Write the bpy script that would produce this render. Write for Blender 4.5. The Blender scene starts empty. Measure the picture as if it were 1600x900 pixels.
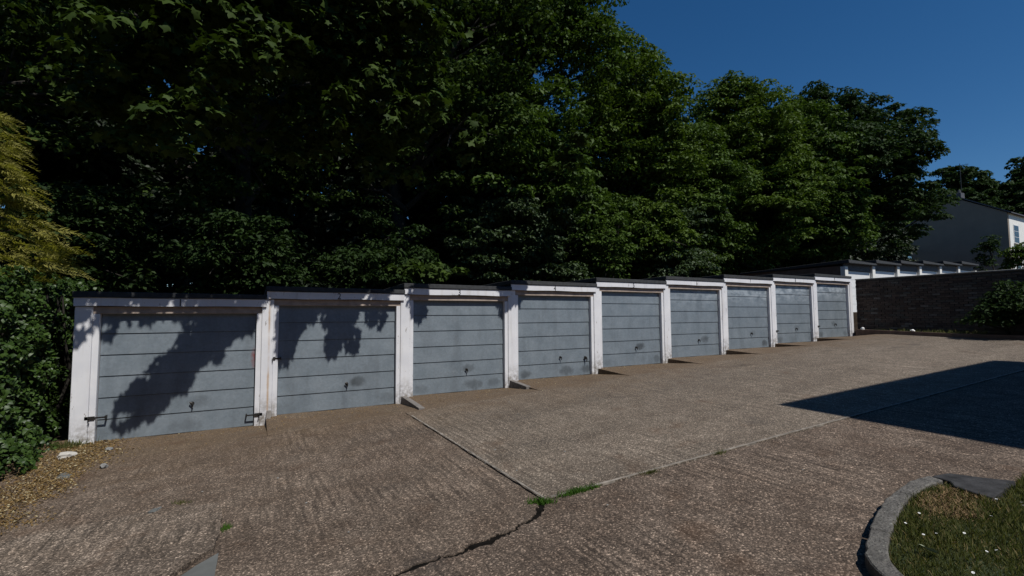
import bpy, bmesh, math, random
import numpy as np
from mathutils import Vector, Matrix

R = math.radians
rng = np.random.default_rng(7)
random.seed(7)
S = bpy.context.scene
COL = S.collection

# ---------------------------------------------------------------- camera
cam_d = bpy.data.cameras.new('camera')
cam = bpy.data.objects.new('camera', cam_d)
COL.objects.link(cam)
S.camera = cam
cam_d.sensor_width = 36.0
cam_d.lens = 729.4 / 1600 * 36.0
cam_d.clip_start = 0.05
cam_d.clip_end = 2000
_yaw, _pit, _rol = R(28.872), R(3.438), R(-0.348)
_F = Vector((math.sin(_yaw) * math.cos(_pit), math.cos(_yaw) * math.cos(_pit), math.sin(_pit)))
_R = Vector((math.cos(_yaw), -math.sin(_yaw), 0))
_U = _R.cross(_F)
_R2 = _R * math.cos(_rol) + _U * math.sin(_rol)
_U2 = _U * math.cos(_rol) - _R * math.sin(_rol)
_m = Matrix((_R2, _U2, -_F)).transposed().to_4x4()
_m.translation = Vector((2.097, -9.543, 1.894))
cam.matrix_world = _m

# ---------------------------------------------------------------- sky and sun
SUN_AZ, SUN_EL = R(168), R(56)          # azimuth clockwise from +Y
SD = Vector((math.sin(SUN_AZ) * math.cos(SUN_EL), math.cos(SUN_AZ) * math.cos(SUN_EL), math.sin(SUN_EL)))
W = bpy.data.worlds.new('World')
S.world = W
W.use_nodes = True
wn = W.node_tree
bg = wn.nodes['Background']
sky = wn.nodes.new('ShaderNodeTexSky')
sky.sky_type = 'NISHITA'
sky.sun_disc = False
sky.sun_elevation = SUN_EL
sky.sun_rotation = SUN_AZ
sky.altitude = 1200
sky.air_density = 1.0
sky.dust_density = 0.0
sky.ozone_density = 4.0
hsv = wn.nodes.new('ShaderNodeHueSaturation')   # the photograph's deep, saturated blue
hsv.inputs['Saturation'].default_value = 1.27
wn.links.new(sky.outputs[0], hsv.inputs['Color'])
wn.links.new(hsv.outputs[0], bg.inputs[0])
bg.inputs[1].default_value = 0.086
sun_d = bpy.data.lights.new('sun', 'SUN')
sun_d.energy = 5.0
sun_d.angle = R(0.5)
sun_d.color = (1.0, 0.965, 0.92)
sun = bpy.data.objects.new('sun', sun_d)
COL.objects.link(sun)
sun.rotation_euler = (-SD).to_track_quat('-Z', 'Y').to_euler()
sun.location = (10, -20, 30)
S.view_settings.view_transform = 'Standard'
S.view_settings.look = 'None'
S.view_settings.gamma = 1.0
S.view_settings.use_curve_mapping = False
S.view_settings.exposure = -0.22


# ---------------------------------------------------------------- material helpers
class NT:
    def __init__(self, name):
        self.m = bpy.data.materials.new(name)
        self.m.use_nodes = True
        self.t = self.m.node_tree
        self.b = self.t.nodes['Principled BSDF']
        self.out = self.t.nodes['Material Output']

    def n(self, typ, **kw):
        nd = self.t.nodes.new(typ)
        for k, v in kw.items():
            setattr(nd, k, v)
        return nd

    def link(self, a, b):
        self.t.links.new(a, b)

    def pos(self):
        return self.n('ShaderNodeNewGeometry').outputs['Position']

    def obj(self):
        return self.n('ShaderNodeTexCoord').outputs['Object']

    def island(self):
        return self.n('ShaderNodeNewGeometry').outputs['Random Per Island']

    def vec(self, v, scale=(1, 1, 1), loc=(0, 0, 0), rot=(0, 0, 0)):
        mp = self.n('ShaderNodeMapping')
        mp.inputs['Scale'].default_value = scale
        mp.inputs['Location'].default_value = loc
        mp.inputs['Rotation'].default_value = rot
        self.link(v, mp.inputs['Vector'])
        return mp.outputs[0]

    def noise(self, v, scale, detail=3, rough=0.55, dist=0.0):
        nd = self.n('ShaderNodeTexNoise')
        nd.inputs['Scale'].default_value = scale
        nd.inputs['Detail'].default_value = detail
        nd.inputs['Roughness'].default_value = rough
        nd.inputs['Distortion'].default_value = dist
        if v is not None:
            self.link(v, nd.inputs['Vector'])
        return nd.outputs['Fac']

    def voro(self, v, scale, feat='F1', out='Distance'):
        nd = self.n('ShaderNodeTexVoronoi', feature=feat)
        nd.inputs['Scale'].default_value = scale
        self.link(v, nd.inputs['Vector'])
        return nd.outputs[out]

    def ramp(self, f, stops, interp='LINEAR'):
        nd = self.n('ShaderNodeValToRGB')
        nd.color_ramp.interpolation = interp
        el = nd.color_ramp.elements
        while len(el) < len(stops):
            el.new(0.5)
        for e, (p, c) in zip(el, stops):
            e.position = p
            e.color = (c, c, c, 1) if isinstance(c, (int, float)) else (*c, 1)
        self.link(f, nd.inputs[0])
        return nd.outputs[0]

    def mix(self, fac, a, b, mode='MIX'):
        nd = self.n('ShaderNodeMix', data_type='RGBA', blend_type=mode)
        for sock, val in ((nd.inputs[0], fac), (nd.inputs[6], a), (nd.inputs[7], b)):
            if isinstance(val, (int, float)):
                sock.default_value = val if sock.type == 'VALUE' else (val, val, val, 1)
            elif isinstance(val, tuple):
                sock.default_value = (*val, 1)
            else:
                self.link(val, sock)
        return nd.outputs[2]

    def math(self, op, a, b=None, clamp=False):
        nd = self.n('ShaderNodeMath', operation=op, use_clamp=clamp)
        for sock, val in zip(nd.inputs, (a, b)):
            if val is None:
                continue
            if isinstance(val, (int, float)):
                sock.default_value = val
            else:
                self.link(val, sock)
        return nd.outputs[0]

    def sep(self, v):
        nd = self.n('ShaderNodeSeparateXYZ')
        self.link(v, nd.inputs[0])
        return nd.outputs

    def bump(self, h, strength=0.3, dist=0.01):
        nd = self.n('ShaderNodeBump')
        nd.inputs['Strength'].default_value = strength
        nd.inputs['Distance'].default_value = dist
        self.link(h, nd.inputs['Height'])
        self.link(nd.outputs[0], self.b.inputs['Normal'])

    def col(self, c):
        if isinstance(c, tuple):
            self.b.inputs['Base Color'].default_value = (*c, 1)
        else:
            self.link(c, self.b.inputs['Base Color'])

    def set(self, rough=None, metal=None, spec=None):
        if rough is not None:
            self.b.inputs['Roughness'].default_value = rough
        if metal is not None:
            self.b.inputs['Metallic'].default_value = metal
        if spec is not None:
            self.b.inputs['Specular IOR Level'].default_value = spec


MAT = {}


def plain(name, c, rough=0.7, nscale=8.0, amount=0.25, bump=0.15, metal=0.0):
    t = NT(name)
    p = t.pos()
    f = t.noise(p, nscale, 5)
    d = tuple(x * (1 - amount) for x in c)
    l = tuple(min(1, x * (1 + amount)) for x in c)
    t.col(t.mix(t.ramp(f, [(0.3, 0.0), (0.7, 1.0)]), d, l))
    t.set(rough, metal)
    t.bump(t.noise(p, nscale * 9, 3), bump, 0.004)
    MAT[name] = t.m
    return t.m


def concrete(name, dark, mid, light, speck=0.5, streak=1.0, rot=0.0, smooth=0.0, tan=0.0):
    """brown exposed-aggregate concrete: pebbles, broom ridges, broad stains"""
    t = NT(name)
    p = t.pos()
    big = t.noise(p, 0.55, 4, 0.6, 0.4)
    medi = t.noise(p, 3.2, 5, 0.62)
    base = t.mix(t.ramp(big, [(0.30, 0.0), (0.70, 1.0)]), dark, mid)
    base = t.mix(t.ramp(medi, [(0.35, 0.0), (0.72, 0.55)]), base, light)
    lane = t.noise(t.vec(p, (0.16, 0.9, 1), (4, 2, 0)), 1.0, 3, 0.5)
    base = t.mix(1.0, base, t.ramp(lane, [(0.32, 0.86), (0.66, 1.12)]), 'MULTIPLY')
    # broom ridges
    rv = t.vec(p, (22, 1.6, 1), rot=(0, 0, rot))
    rid = t.noise(rv, 1.0, 3, 0.6)
    rm = t.ramp(big, [(0.42, 0.0), (0.6, 1.0)])
    ridc = t.ramp(rid, [(0.36, 0.45), (0.64, 1.45)])
    base = t.mix(t.math('MULTIPLY', rm, 0.75 * streak), base, t.mix(1.0, base, ridc, 'MULTIPLY'))
    # aggregate
    vc = t.voro(p, 84.0, 'F1', 'Color')
    vs = t.sep(vc)
    vd = t.voro(p, 84.0)
    peb = t.ramp(vs[0], [(0.0, 0.42), (0.55, 0.9), (0.8, 1.25), (0.93, 2.1), (1.0, 3.3)])
    base = t.mix(speck, base, t.mix(1.0, base, peb, 'MULTIPLY'))
    v2 = t.sep(t.voro(p, 115.0, 'F1', 'Color'))
    base = t.mix(speck * 0.8, base, t.mix(1.0, base, t.ramp(v2[1], [(0.0, 0.5), (0.8, 1.1), (1.0, 2.3)]), 'MULTIPLY'))
    # tan silt
    sl = t.noise(p, 1.7, 5, 0.6)
    yy = t.math('ADD', t.math('MULTIPLY', t.sep(p)[1], 0.3), t.math('MULTIPLY', t.math('SUBTRACT', t.noise(p, 1.1, 5, 0.6), 0.5), 0.9))
    near = t.ramp(t.math('ADD', yy, 1.0), [(0.12, 0.0), (0.85, 1.0)])       # silt washed up against the doors
    sm = t.math('MULTIPLY', t.math('MULTIPLY', near, t.ramp(sl, [(0.25, 0.35), (0.65, 1.0)])), 0.8)
    base = t.mix(sm, base, t.mix(0.45, (0.112, 0.074, 0.042), t.mix(1.0, (0.112, 0.074, 0.042), peb, 'MULTIPLY')))
    # rusty and dark blotches
    bl = t.noise(t.vec(p, (1, 1, 1), (13, 7, 0)), 1.25, 4, 0.6)
    base = t.mix(t.ramp(bl, [(0.60, 0.0), (0.74, 0.45)]), base, (0.085, 0.044, 0.022))
    bl2 = t.noise(t.vec(p, (1, 1, 1), (3, 27, 0)), 0.9, 5, 0.65)
    base = t.mix(t.ramp(bl2, [(0.60, 0.0), (0.72, 0.5)]), base, (0.033, 0.029, 0.026))
    t.col(base)
    t.set(0.9, 0, 0.25)
    h = t.math('ADD', t.math('MULTIPLY', vd, -0.9 * (1 - smooth)), t.math('MULTIPLY', rid, 1.3 * streak))
    h = t.math('ADD', h, t.math('MULTIPLY', t.noise(p, 9, 5), 0.8))
    t.bump(h, 0.5 * (1 - smooth * 0.5), 0.009)
    MAT[name] = t.m
    return t.m


concrete('concrete_brown', (0.0814, 0.0581, 0.0417), (0.1234, 0.0931, 0.0693), (0.1943, 0.1551, 0.1209), 0.85, 1.0, R(12))
concrete('concrete_grey', (0.1077, 0.0851, 0.0647), (0.1472, 0.1193, 0.0919), (0.2060, 0.1720, 0.1359), 0.8, 0.8, R(55))
concrete('concrete_front', (0.0753, 0.0533, 0.0385), (0.1127, 0.0838, 0.0626), (0.1814, 0.1433, 0.1119), 0.9, 1.0, R(-60))
concrete('concrete_patch', (0.0944, 0.0702, 0.0522), (0.1467, 0.1159, 0.0884), (0.2282, 0.1867, 0.1489), 0.9, 1.3, R(70))
concrete('concrete_apron', (0.0902, 0.0659, 0.0463), (0.1183, 0.0908, 0.0662), (0.1629, 0.1303, 0.0977), 0.65, 0.3, 0, 0.3)
plain('mortar_grey', (0.105, 0.11, 0.105), 0.85, 5, 0.2, 0.2)
plain('cement_pale', (0.21, 0.185, 0.155), 0.95, 9, 0.45, 0.5)
plain('yard_base', (0.045, 0.035, 0.027), 0.95, 6, 0.3)
plain('tar', (0.008, 0.007, 0.006), 1.0, 20, 0.4, 0.5)
MAT['tar'].node_tree.nodes['Principled BSDF'].inputs['Specular IOR Level'].default_value = 0.05
plain('soil', (0.05, 0.034, 0.02), 0.95, 6, 0.4, 0.5)
plain('felt', (0.030, 0.032, 0.034), 0.85, 12, 0.35, 0.3)
plain('iron', (0.05, 0.047, 0.045), 0.5, 40, 0.4, 0.2, 0.7)
plain('chrome', (0.55, 0.55, 0.56), 0.28, 30, 0.15, 0.05, 1.0)
plain('number_black', (0.006, 0.006, 0.007), 0.6, 30, 0.2, 0.05)
plain('rubber', (0.015, 0.015, 0.015), 0.8, 20, 0.2)
plain('lintel_wood', (0.36, 0.29, 0.24), 0.8, 9, 0.2, 0.2)
plain('side_brick', (0.13, 0.085, 0.065), 0.9, 4, 0.3, 0.3)
plain('stone_pale', (0.42, 0.40, 0.36), 0.9, 14, 0.2, 0.4)
plain('stone_grey', (0.20, 0.20, 0.19), 0.9, 14, 0.25, 0.4)
plain('weathered_board', (0.16, 0.145, 0.13), 0.9, 14, 0.3, 0.4)
plain('mortar_wall', (0.06, 0.052, 0.044), 0.95, 10, 0.3, 0.3)
plain('render_grey', (0.24, 0.20, 0.155), 0.9, 1.2, 0.08, 0.1)
plain('render_white', (0.74, 0.73, 0.68), 0.85, 2, 0.06, 0.1)
plain('slate', (0.07, 0.07, 0.078), 0.7, 6, 0.3, 0.2)
plain('bark', (0.028, 0.024, 0.018), 0.95, 9, 0.4, 0.7)
plain('far_brick', (0.23, 0.12, 0.08), 0.9, 3, 0.25, 0.2)
plain('window_frame', (0.75, 0.75, 0.73), 0.5, 8, 0.06, 0.05)
plain('straw', (0.20, 0.132, 0.062), 0.9, 30, 0.4, 0.2)
plain('daisy_white', (0.8, 0.8, 0.78), 0.7, 30, 0.05, 0.05)
plain('dark_slab', (0.027, 0.027, 0.028), 0.95, 9, 0.7, 1.0)
plain('paper', (0.36, 0.40, 0.27), 0.8, 30, 0.1, 0.1)


def glass():
    t = NT('glass_dark')
    t.col((0.02, 0.025, 0.03))
    t.set(0.08, 0, 0.6)
    t.bump(t.noise(t.pos(), 1.5), 0.03, 0.01)
    MAT['glass'] = t.m


glass()


def kerb_mat():
    t = NT('kerb_stone')
    p = t.pos()
    f = t.noise(p, 7, 6, 0.65)
    c = t.mix(t.ramp(f, [(0.3, 0.0), (0.7, 1.0)]), (0.062, 0.058, 0.052), (0.175, 0.165, 0.148))
    li = t.noise(p, 26, 4)
    c = t.mix(t.ramp(li, [(0.58, 0.0), (0.68, 0.7)]), c, (0.27, 0.27, 0.235))
    c = t.mix(t.ramp(t.noise(p, 60, 3), [(0.36, 0.75), (0.5, 0.0)]), c, (0.035, 0.033, 0.03))
    c = t.mix(t.ramp(t.noise(p, 3.0, 5, 0.7), [(0.45, 0.0), (0.6, 0.6)]), c, (0.055, 0.052, 0.045))
    t.col(c)
    t.set(0.92)
    t.bump(t.math('ADD', t.noise(p, 45, 4), t.noise(p, 11, 4)), 0.9, 0.02)
    MAT['kerb'] = t.m


kerb_mat()


def white_paint():
    t = NT('white_paint')
    p = t.pos()
    v = t.vec(p, (1, 1, 0.25))
    f = t.noise(v, 16, 6, 0.7)
    base = t.mix(t.ramp(t.noise(p, 2.3, 4), [(0.35, 0.0), (0.7, 1.0)]), (0.66, 0.665, 0.69), (0.76, 0.76, 0.77))
    base = t.mix(t.ramp(t.noise(t.vec(p, (9, 9, 0.7)), 1.0, 3), [(0.55, 0.0), (0.75, 0.35)]), base, (0.42, 0.38, 0.33))
    base = t.mix(t.ramp(f, [(0.635, 0.0), (0.675, 0.9)]), base, (0.22, 0.19, 0.16))
    so = t.sep(t.obj())
    foot = t.math('MULTIPLY', t.ramp(so[2], [(0.0, 1.0), (0.42, 0.0)]), t.ramp(t.noise(p, 11, 5, 0.7), [(0.38, 0.0), (0.6, 1.0)]))
    base = t.mix(t.math('MULTIPLY', foot, 0.85), base, (0.16, 0.135, 0.10))
    # rust run on the pier between the first two doors, and dirt near the ground
    s = t.sep(p)
    dx = t.math('ABSOLUTE', t.math('SUBTRACT', s[0], 2.335))
    dx = t.math('ADD', dx, t.math('MULTIPLY', t.noise(p, 9), 0.02))
    rust = t.math('MULTIPLY', t.ramp(dx, [(0.012, 1.0), (0.034, 0.0)]), t.ramp(t.noise(t.vec(p, (1, 1, 0.6)), 3.4), [(0.38, 0.0), (0.62, 0.75)]))
    base = t.mix(rust, base, (0.42, 0.24, 0.09))
    t.col(base)
    t.set(0.62, 0, 0.35)
    t.bump(t.math('ADD', f, t.math('MULTIPLY', t.noise(p, 60), 0.3)), 0.25, 0.004)
    MAT['white'] = t.m


white_paint()


def door_mat():
    t = NT('door_galvanised')
    p = t.pos()
    o = t.obj()
    so = t.sep(o)
    sp = t.sep(p)
    f = t.noise(p, 2.6, 5, 0.6)
    c = t.mix(t.ramp(f, [(0.3, 0.0), (0.7, 1.0)]), (0.172, 0.208, 0.236), (0.234, 0.272, 0.302))
    sp_f = t.voro(p, 34, 'F1', 'Color')
    c = t.mix(0.16, c, t.mix(1.0, c, t.ramp(t.sep(sp_f)[0], [(0, 0.6), (1, 1.5)]), 'MULTIPLY'))
    st = t.noise(t.vec(p, (2.4, 2.4, 0.5)), 1.3, 4, 0.6)
    c = t.mix(t.ramp(st, [(0.5, 0.0), (0.78, 0.45)]), c, (0.085, 0.098, 0.108))
    c = t.mix(t.ramp(t.noise(p, 6.5, 5), [(0.62, 0.0), (0.75, 0.35)]), c, (0.31, 0.345, 0.37))
    # scuffs: dirty kick marks low in the middle and at the lower corners

    idx = t.math('FLOOR', t.math('DIVIDE', t.math('ADD', sp[0], 0.1), 2.491))

    def rnd(k):
        w = t.n('ShaderNodeTexWhiteNoise', noise_dimensions='1D')
        t.link(t.math('ADD', t.math('MULTIPLY', idx, 3.17), k), w.inputs['W'])
        return w.outputs['Value']

    def blob(cx, cz, rx, rz):
        sh = t.math('MULTIPLY', t.math('SUBTRACT', rnd(cx * 7 + cz), 0.5), 0.4)
        a = t.math('DIVIDE', t.math('SUBTRACT', t.math('ADD', so[0], sh), cx), rx)
        b = t.math('DIVIDE', t.math('SUBTRACT', so[2], cz), rz)
        d = t.math('ADD', t.math('MULTIPLY', a, a), t.math('MULTIPLY', b, b))
        d = t.math('ADD', d, t.math('MULTIPLY', t.math('SUBTRACT', t.noise(p, 8, 4), 0.5), 1.8))
        return t.math('MULTIPLY', t.ramp(d, [(0.0, 1.0), (1.0, 0.0)], 'EASE'), t.ramp(rnd(cx * 3 + cz * 5 + 1), [(0.1, 0.05), (0.9, 1.0)]))
    b1 = t.math('MAXIMUM', blob(1.2, 0.13, 0.27, 0.15), blob(0.1, 0.12, 0.2, 0.12))
    b1 = t.math('MAXIMUM', b1, blob(2.0, 0.14, 0.2, 0.13))
    b1 = t.math('MAXIMUM', b1, blob(1.35, 0.5, 0.2, 0.12))
    b1 = t.math('MULTIPLY', b1, t.ramp(t.noise(t.vec(p, (1, 1, 1), (5, 0, 2)), 0.55), [(0.35, 0.25), (0.6, 0.8)]))
    c = t.mix(b1, c, (0.040, 0.045, 0.048))
    # pale patches painting in light reflections, and peeling, high on the uphill doors
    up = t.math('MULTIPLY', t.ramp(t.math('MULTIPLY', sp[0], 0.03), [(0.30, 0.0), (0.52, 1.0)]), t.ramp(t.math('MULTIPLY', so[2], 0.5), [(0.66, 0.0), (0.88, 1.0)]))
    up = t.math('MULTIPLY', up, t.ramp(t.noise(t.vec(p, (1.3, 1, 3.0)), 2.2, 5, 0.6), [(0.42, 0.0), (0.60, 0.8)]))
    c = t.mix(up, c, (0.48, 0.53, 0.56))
    # red spray paint on the edge of the first door
    a = t.math('DIVIDE', t.math('SUBTRACT', sp[0], 2.12), 0.07)
    b = t.math('DIVIDE', t.math('SUBTRACT', sp[2], 1.18), 0.22)
    d = t.math('ADD', t.math('MULTIPLY', a, a), t.math('MULTIPLY', b, b))
    c = t.mix(t.math('MULTIPLY', t.ramp(d, [(0.0, 0.75), (1.0, 0.0)]), t.ramp(t.noise(p, 14, 4), [(0.35, 0.2), (0.6, 1.0)])), c, (0.24, 0.035, 0.025))
    t.col(c)
    t.set(0.5, 0.25, 0.5)
    t.bump(t.math('ADD', t.noise(p, 3.0, 2), t.math('MULTIPLY', t.noise(p, 70, 3), 0.05)), 0.3, 0.02)
    MAT['door'] = t.m


door_mat()


def leaf_mat(name, dark, light, rough=0.45, trans=0.28, spec=0.4, tint=None):
    t = NT(name)
    r = t.island()
    f = t.noise(t.pos(), 0.55, 3)
    k = t.math('ADD', t.math('MULTIPLY', r, 0.65), t.math('MULTIPLY', f, 0.5), True)
    c = t.mix(k, dark, light)
    if tint:
        c = t.mix(t.ramp(r, [(0.86, 0.0), (0.92, 1.0)]), c, tint)
    t.col(c)
    t.set(rough, 0, spec)
    tr = t.n('ShaderNodeBsdfTranslucent')
    t.link(t.mix(1.0, c, (1.25, 1.35, 0.6), 'MULTIPLY'), tr.inputs[0])
    mx = t.n('ShaderNodeMixShader')
    mx.inputs[0].default_value = trans
    t.link(t.b.outputs[0], mx.inputs[1])
    t.link(tr.outputs[0], mx.inputs[2])
    t.link(mx.outputs[0], t.out.inputs[0])
    MAT[name] = t.m


leaf_mat('leaf_sycamore', (0.021, 0.043, 0.008), (0.074, 0.122, 0.021), 0.55, 0.22, 0.12)
leaf_mat('leaf_bright', (0.032, 0.060, 0.009), (0.086, 0.132, 0.020), 0.55, 0.22, 0.12)
leaf_mat('leaf_sycamore_shade', (0.015, 0.030, 0.007), (0.056, 0.090, 0.017), 0.6, 0.2, 0.1)  # darker sycamore leaf, canopy shade put into the colour
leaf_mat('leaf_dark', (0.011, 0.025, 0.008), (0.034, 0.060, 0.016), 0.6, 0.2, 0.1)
leaf_mat('leaf_grey', (0.026, 0.046, 0.018), (0.064, 0.096, 0.040), 0.5, 0.2, 0.2)
leaf_mat('leaf_ivy', (0.010, 0.030, 0.006), (0.058, 0.104, 0.018), 0.45, 0.18, 0.3)
leaf_mat('leaf_gold', (0.12, 0.120, 0.024), (0.32, 0.295, 0.075), 0.6, 0.4, 0.2)
leaf_mat('leaf_back', (0.008, 0.016, 0.006), (0.018, 0.034, 0.010), 0.6, 0.15)  # near-black leaf, deep shade of the back rows put into the colour
leaf_mat('grass_blade', (0.046, 0.058, 0.016), (0.145, 0.155, 0.052), 0.55, 0.3, 0.3, (0.24, 0.19, 0.09))
leaf_mat('grass_fresh', (0.035, 0.095, 0.010), (0.080, 0.170, 0.020), 0.55, 0.3)
leaf_mat('litter', (0.085, 0.045, 0.016), (0.27, 0.185, 0.075), 0.85, 0.1, 0.2, (0.42, 0.36, 0.22))


def brick_mat():
    t = NT('old_brick')
    r = t.n('ShaderNodeObjectInfo').outputs['Random']
    isl = t.island()
    k = t.math('FRACT', t.math('ADD', r, t.math('MULTIPLY', isl, 3.7)))
    p = t.pos()
    c = t.ramp(k, [(0.0, (0.045, 0.033, 0.028)), (0.35, (0.085, 0.06, 0.046)), (0.65, (0.115, 0.085, 0.066)), (0.85, (0.07, 0.068, 0.058)), (1.0, (0.17, 0.155, 0.135))])
    c = t.mix(t.ramp(t.noise(p, 18, 5), [(0.4, 0.0), (0.7, 0.5)]), c, (0.05, 0.048, 0.04))
    t.col(c)
    t.set(0.95)
    t.bump(t.noise(p, 40, 4), 0.5, 0.01)
    MAT['brick'] = t.m


brick_mat()


# ---------------------------------------------------------------- geometry helpers
def tag(o, label=None, cat=None, group=None, kind=None):
    for k, v in (('label', label), ('category', cat), ('group', group), ('kind', kind)):
        if v:
            o[k] = v
    return o


def link(name, me, mat=None, parent=None, loc=None):
    if mat is not None and not me.materials:
        me.materials.append(MAT[mat])
    o = bpy.data.objects.new(name, me)
    COL.objects.link(o)
    if parent is not None:
        o.parent = parent
    if loc is not None:
        o.location = loc
    return o


def empty(name, loc=(0, 0, 0), rz=0):
    o = bpy.data.objects.new(name, None)
    o.empty_display_size = 0.2
    COL.objects.link(o)
    o.location = loc
    o.rotation_euler = (0, 0, rz)
    return o


class MB:
    def __init__(self):
        self.v, self.f = [], []

    def add(self, vs, fs):
        b = len(self.v)
        self.v += [tuple(x) for x in vs]
        self.f += [tuple(i + b for i in f) for f in fs]
        return self

    def box(self, x0, x1, y0, y1, z0, z1):
        return self.add([(x0, y0, z0), (x1, y0, z0), (x1, y1, z0), (x0, y1, z0), (x0, y0, z1), (x1, y0, z1), (x1, y1, z1), (x0, y1, z1)],
                        [(0, 3, 2, 1), (4, 5, 6, 7), (0, 1, 5, 4), (1, 2, 6, 5), (2, 3, 7, 6), (3, 0, 4, 7)])

    def hexa(self, lo, hi):
        """lo, hi: four corners each, counter-clockwise from above"""
        return self.add(list(lo) + list(hi), [(0, 3, 2, 1), (4, 5, 6, 7), (0, 1, 5, 4), (1, 2, 6, 5), (2, 3, 7, 6), (3, 0, 4, 7)])

    def tube(self, pts, rad, n=7):
        pts = [Vector(p) for p in pts]
        base = len(self.v)
        up = Vector((0.13, 0.21, 1)).normalized()
        for i, p in enumerate(pts):
            d = (pts[min(i + 1, len(pts) - 1)] - pts[max(i - 1, 0)]).normalized()
            a = d.cross(up if abs(d.dot(up)) < 0.9 else Vector((1, 0, 0))).normalized()
            b = d.cross(a)
            r = rad[i] if isinstance(rad, (list, tuple)) else rad
            for k in range(n):
                an = 2 * math.pi * k / n
                self.v.append(tuple(p + (a * math.cos(an) + b * math.sin(an)) * r))
        for i in range(len(pts) - 1):
            for k in range(n):
                q = base + i * n + k
                w = base + i * n + (k + 1) % n
                self.f.append((q, w, w + n, q + n))
        self.f.append(tuple(base + k for k in range(n))[::-1])
        self.f.append(tuple(base + (len(pts) - 1) * n + k for k in range(n)))
        return self

    def prism(self, poly, zb, zt):
        """poly: list of (x, y); zb / zt: functions of (x, y)"""
        n = len(poly)
        b = len(self.v)
        self.v += [(x, y, zb(x, y)) for x, y in poly] + [(x, y, zt(x, y)) for x, y in poly]
        self.f.append(tuple(b + i for i in range(n))[::-1])
        self.f.append(tuple(b + n + i for i in range(n)))
        for i in range(n):
            j = (i + 1) % n
            self.f.append((b + i, b + j, b + n + j, b + n + i))
        return self

    def mesh(self, name, bevel=0.0):
        me = bpy.data.meshes.new(name)
        me.from_pydata(self.v, [], self.f)
        bm = bmesh.new()
        bm.from_mesh(me)
        bmesh.ops.recalc_face_normals(bm, faces=bm.faces)
        if bevel > 0:
            bmesh.ops.bevel(bm, geom=list(bm.edges), offset=bevel, segments=1, affect='EDGES')
        bm.to_mesh(me)
        bm.free()
        me.update()
        return me

    def build(self, name, mat, parent=None, loc=None, bevel=0.0):
        return link(name, self.mesh(name, bevel), mat, parent, loc)


def tri_mesh(name, verts, tris):
    me = bpy.data.meshes.new(name)
    nv, nt = len(verts), len(tris)
    me.vertices.add(nv)
    me.vertices.foreach_set('co', np.ascontiguousarray(verts, dtype=np.float32).ravel())
    me.loops.add(nt * 3)
    me.loops.foreach_set('vertex_index', np.ascontiguousarray(tris, dtype=np.int32).ravel())
    me.polygons.add(nt)
    me.polygons.foreach_set('loop_start', np.arange(0, nt * 3, 3, dtype=np.int32))
    me.update(calc_edges=True)
    return me


def _maple():
    pol = [(0, 0.0, -0.02), (-1, 0, 0)]
    ring = [(-90, 0.10), (-28, 0.62), (2, 0.50), (30, 0.90), (58, 0.62), (90, 1.0), (122, 0.62), (150, 0.90), (178, 0.50), (208, 0.62)]
    v = [(0, 0.12, 0.05)]
    for a, r in ring:
        x, y = r * math.cos(R(a)), r * math.sin(R(a))
        v.append((x, y + 0.05, -0.22 * r * r))
    f = [(0, 1 + i, 1 + (i + 1) % 10) for i in range(10)]
    return np.array(v), np.array(f)


def _ivy():
    v = [(0, 0, 0.06), (0, -0.5, -0.05), (0.62, -0.28, -0.08), (0.40, 0.28, 0), (0, 0.85, -0.15), (-0.40, 0.28, 0), (-0.62, -0.28, -0.08)]
    f = [(0, 1 + i, 1 + (i + 1) % 6) for i in range(6)]
    return np.array(v), np.array(f)


def _oval():
    v = [(0, -0.75, -0.1), (0.45, 0.0, 0.08), (0, 0.9, -0.15), (-0.45, 0.0, 0.08)]
    return np.array(v), np.array([(0, 1, 2), (0, 2, 3)])


def _blade():
    v = [(-0.06, 0, 0), (0.06, 0, 0), (0.05, 0.55, 0.10), (-0.05, 0.55, 0.10), (0, 1.0, 0.38)]
    return np.array(v), np.array([(0, 1, 2), (0, 2, 3), (3, 2, 4)])


def _lance():
    v = [(0, 0, 0), (0.11, 0.4, 0.02), (0, 1, -0.04), (-0.11, 0.4, 0.02)]
    return np.array(v), np.array([(0, 1, 2), (0, 2, 3)])


TPL = {'maple': _maple(), 'ivy': _ivy(), 'oval': _oval(), 'blade': _blade(), 'lance': _lance()}


def norm(a):
    return a / np.maximum(np.linalg.norm(a, axis=-1, keepdims=True), 1e-9)


def scatter(name, pos, nrm, size, tpl, tang=None):
    tv, tf = TPL[tpl]
    n = len(pos)
    nrm = norm(nrm)
    if tang is None:
        tang = rng.normal(size=(n, 3))
    tang = norm(tang - nrm * np.sum(tang * nrm, -1, keepdims=True))
    bt = np.cross(tang, nrm)
    k = len(tv)
    sz = np.broadcast_to(np.asarray(size, float).reshape(-1, 1, 1), (n, 1, 1)) if np.ndim(size) else np.full((n, 1, 1), size)
    V = pos[:, None, :] + sz * (tv[None, :, 0:1] * bt[:, None, :] + tv[None, :, 1:2] * tang[:, None, :] + tv[None, :, 2:3] * nrm[:, None, :])
    F = tf[None] + (np.arange(n) * k)[:, None, None]
    return tri_mesh(name, V.reshape(-1, 3), F.reshape(-1, 3))


def sphere(n):
    return norm(rng.normal(size=(n, 3)))


# ---------------------------------------------------------------- levels
PITCH, DW, DH = 2.491, 2.13, 1.97
ZT = [1.969, 2.112, 2.235, 2.380, 2.523, 2.650, 2.790, 2.895, 3.014]       # underside of each lintel
ZB = [z - DH - 0.005 for z in ZT]                                            # level floor of each garage


def plane(x, y=0):
    return 0.0556 * x - 0.053


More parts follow.
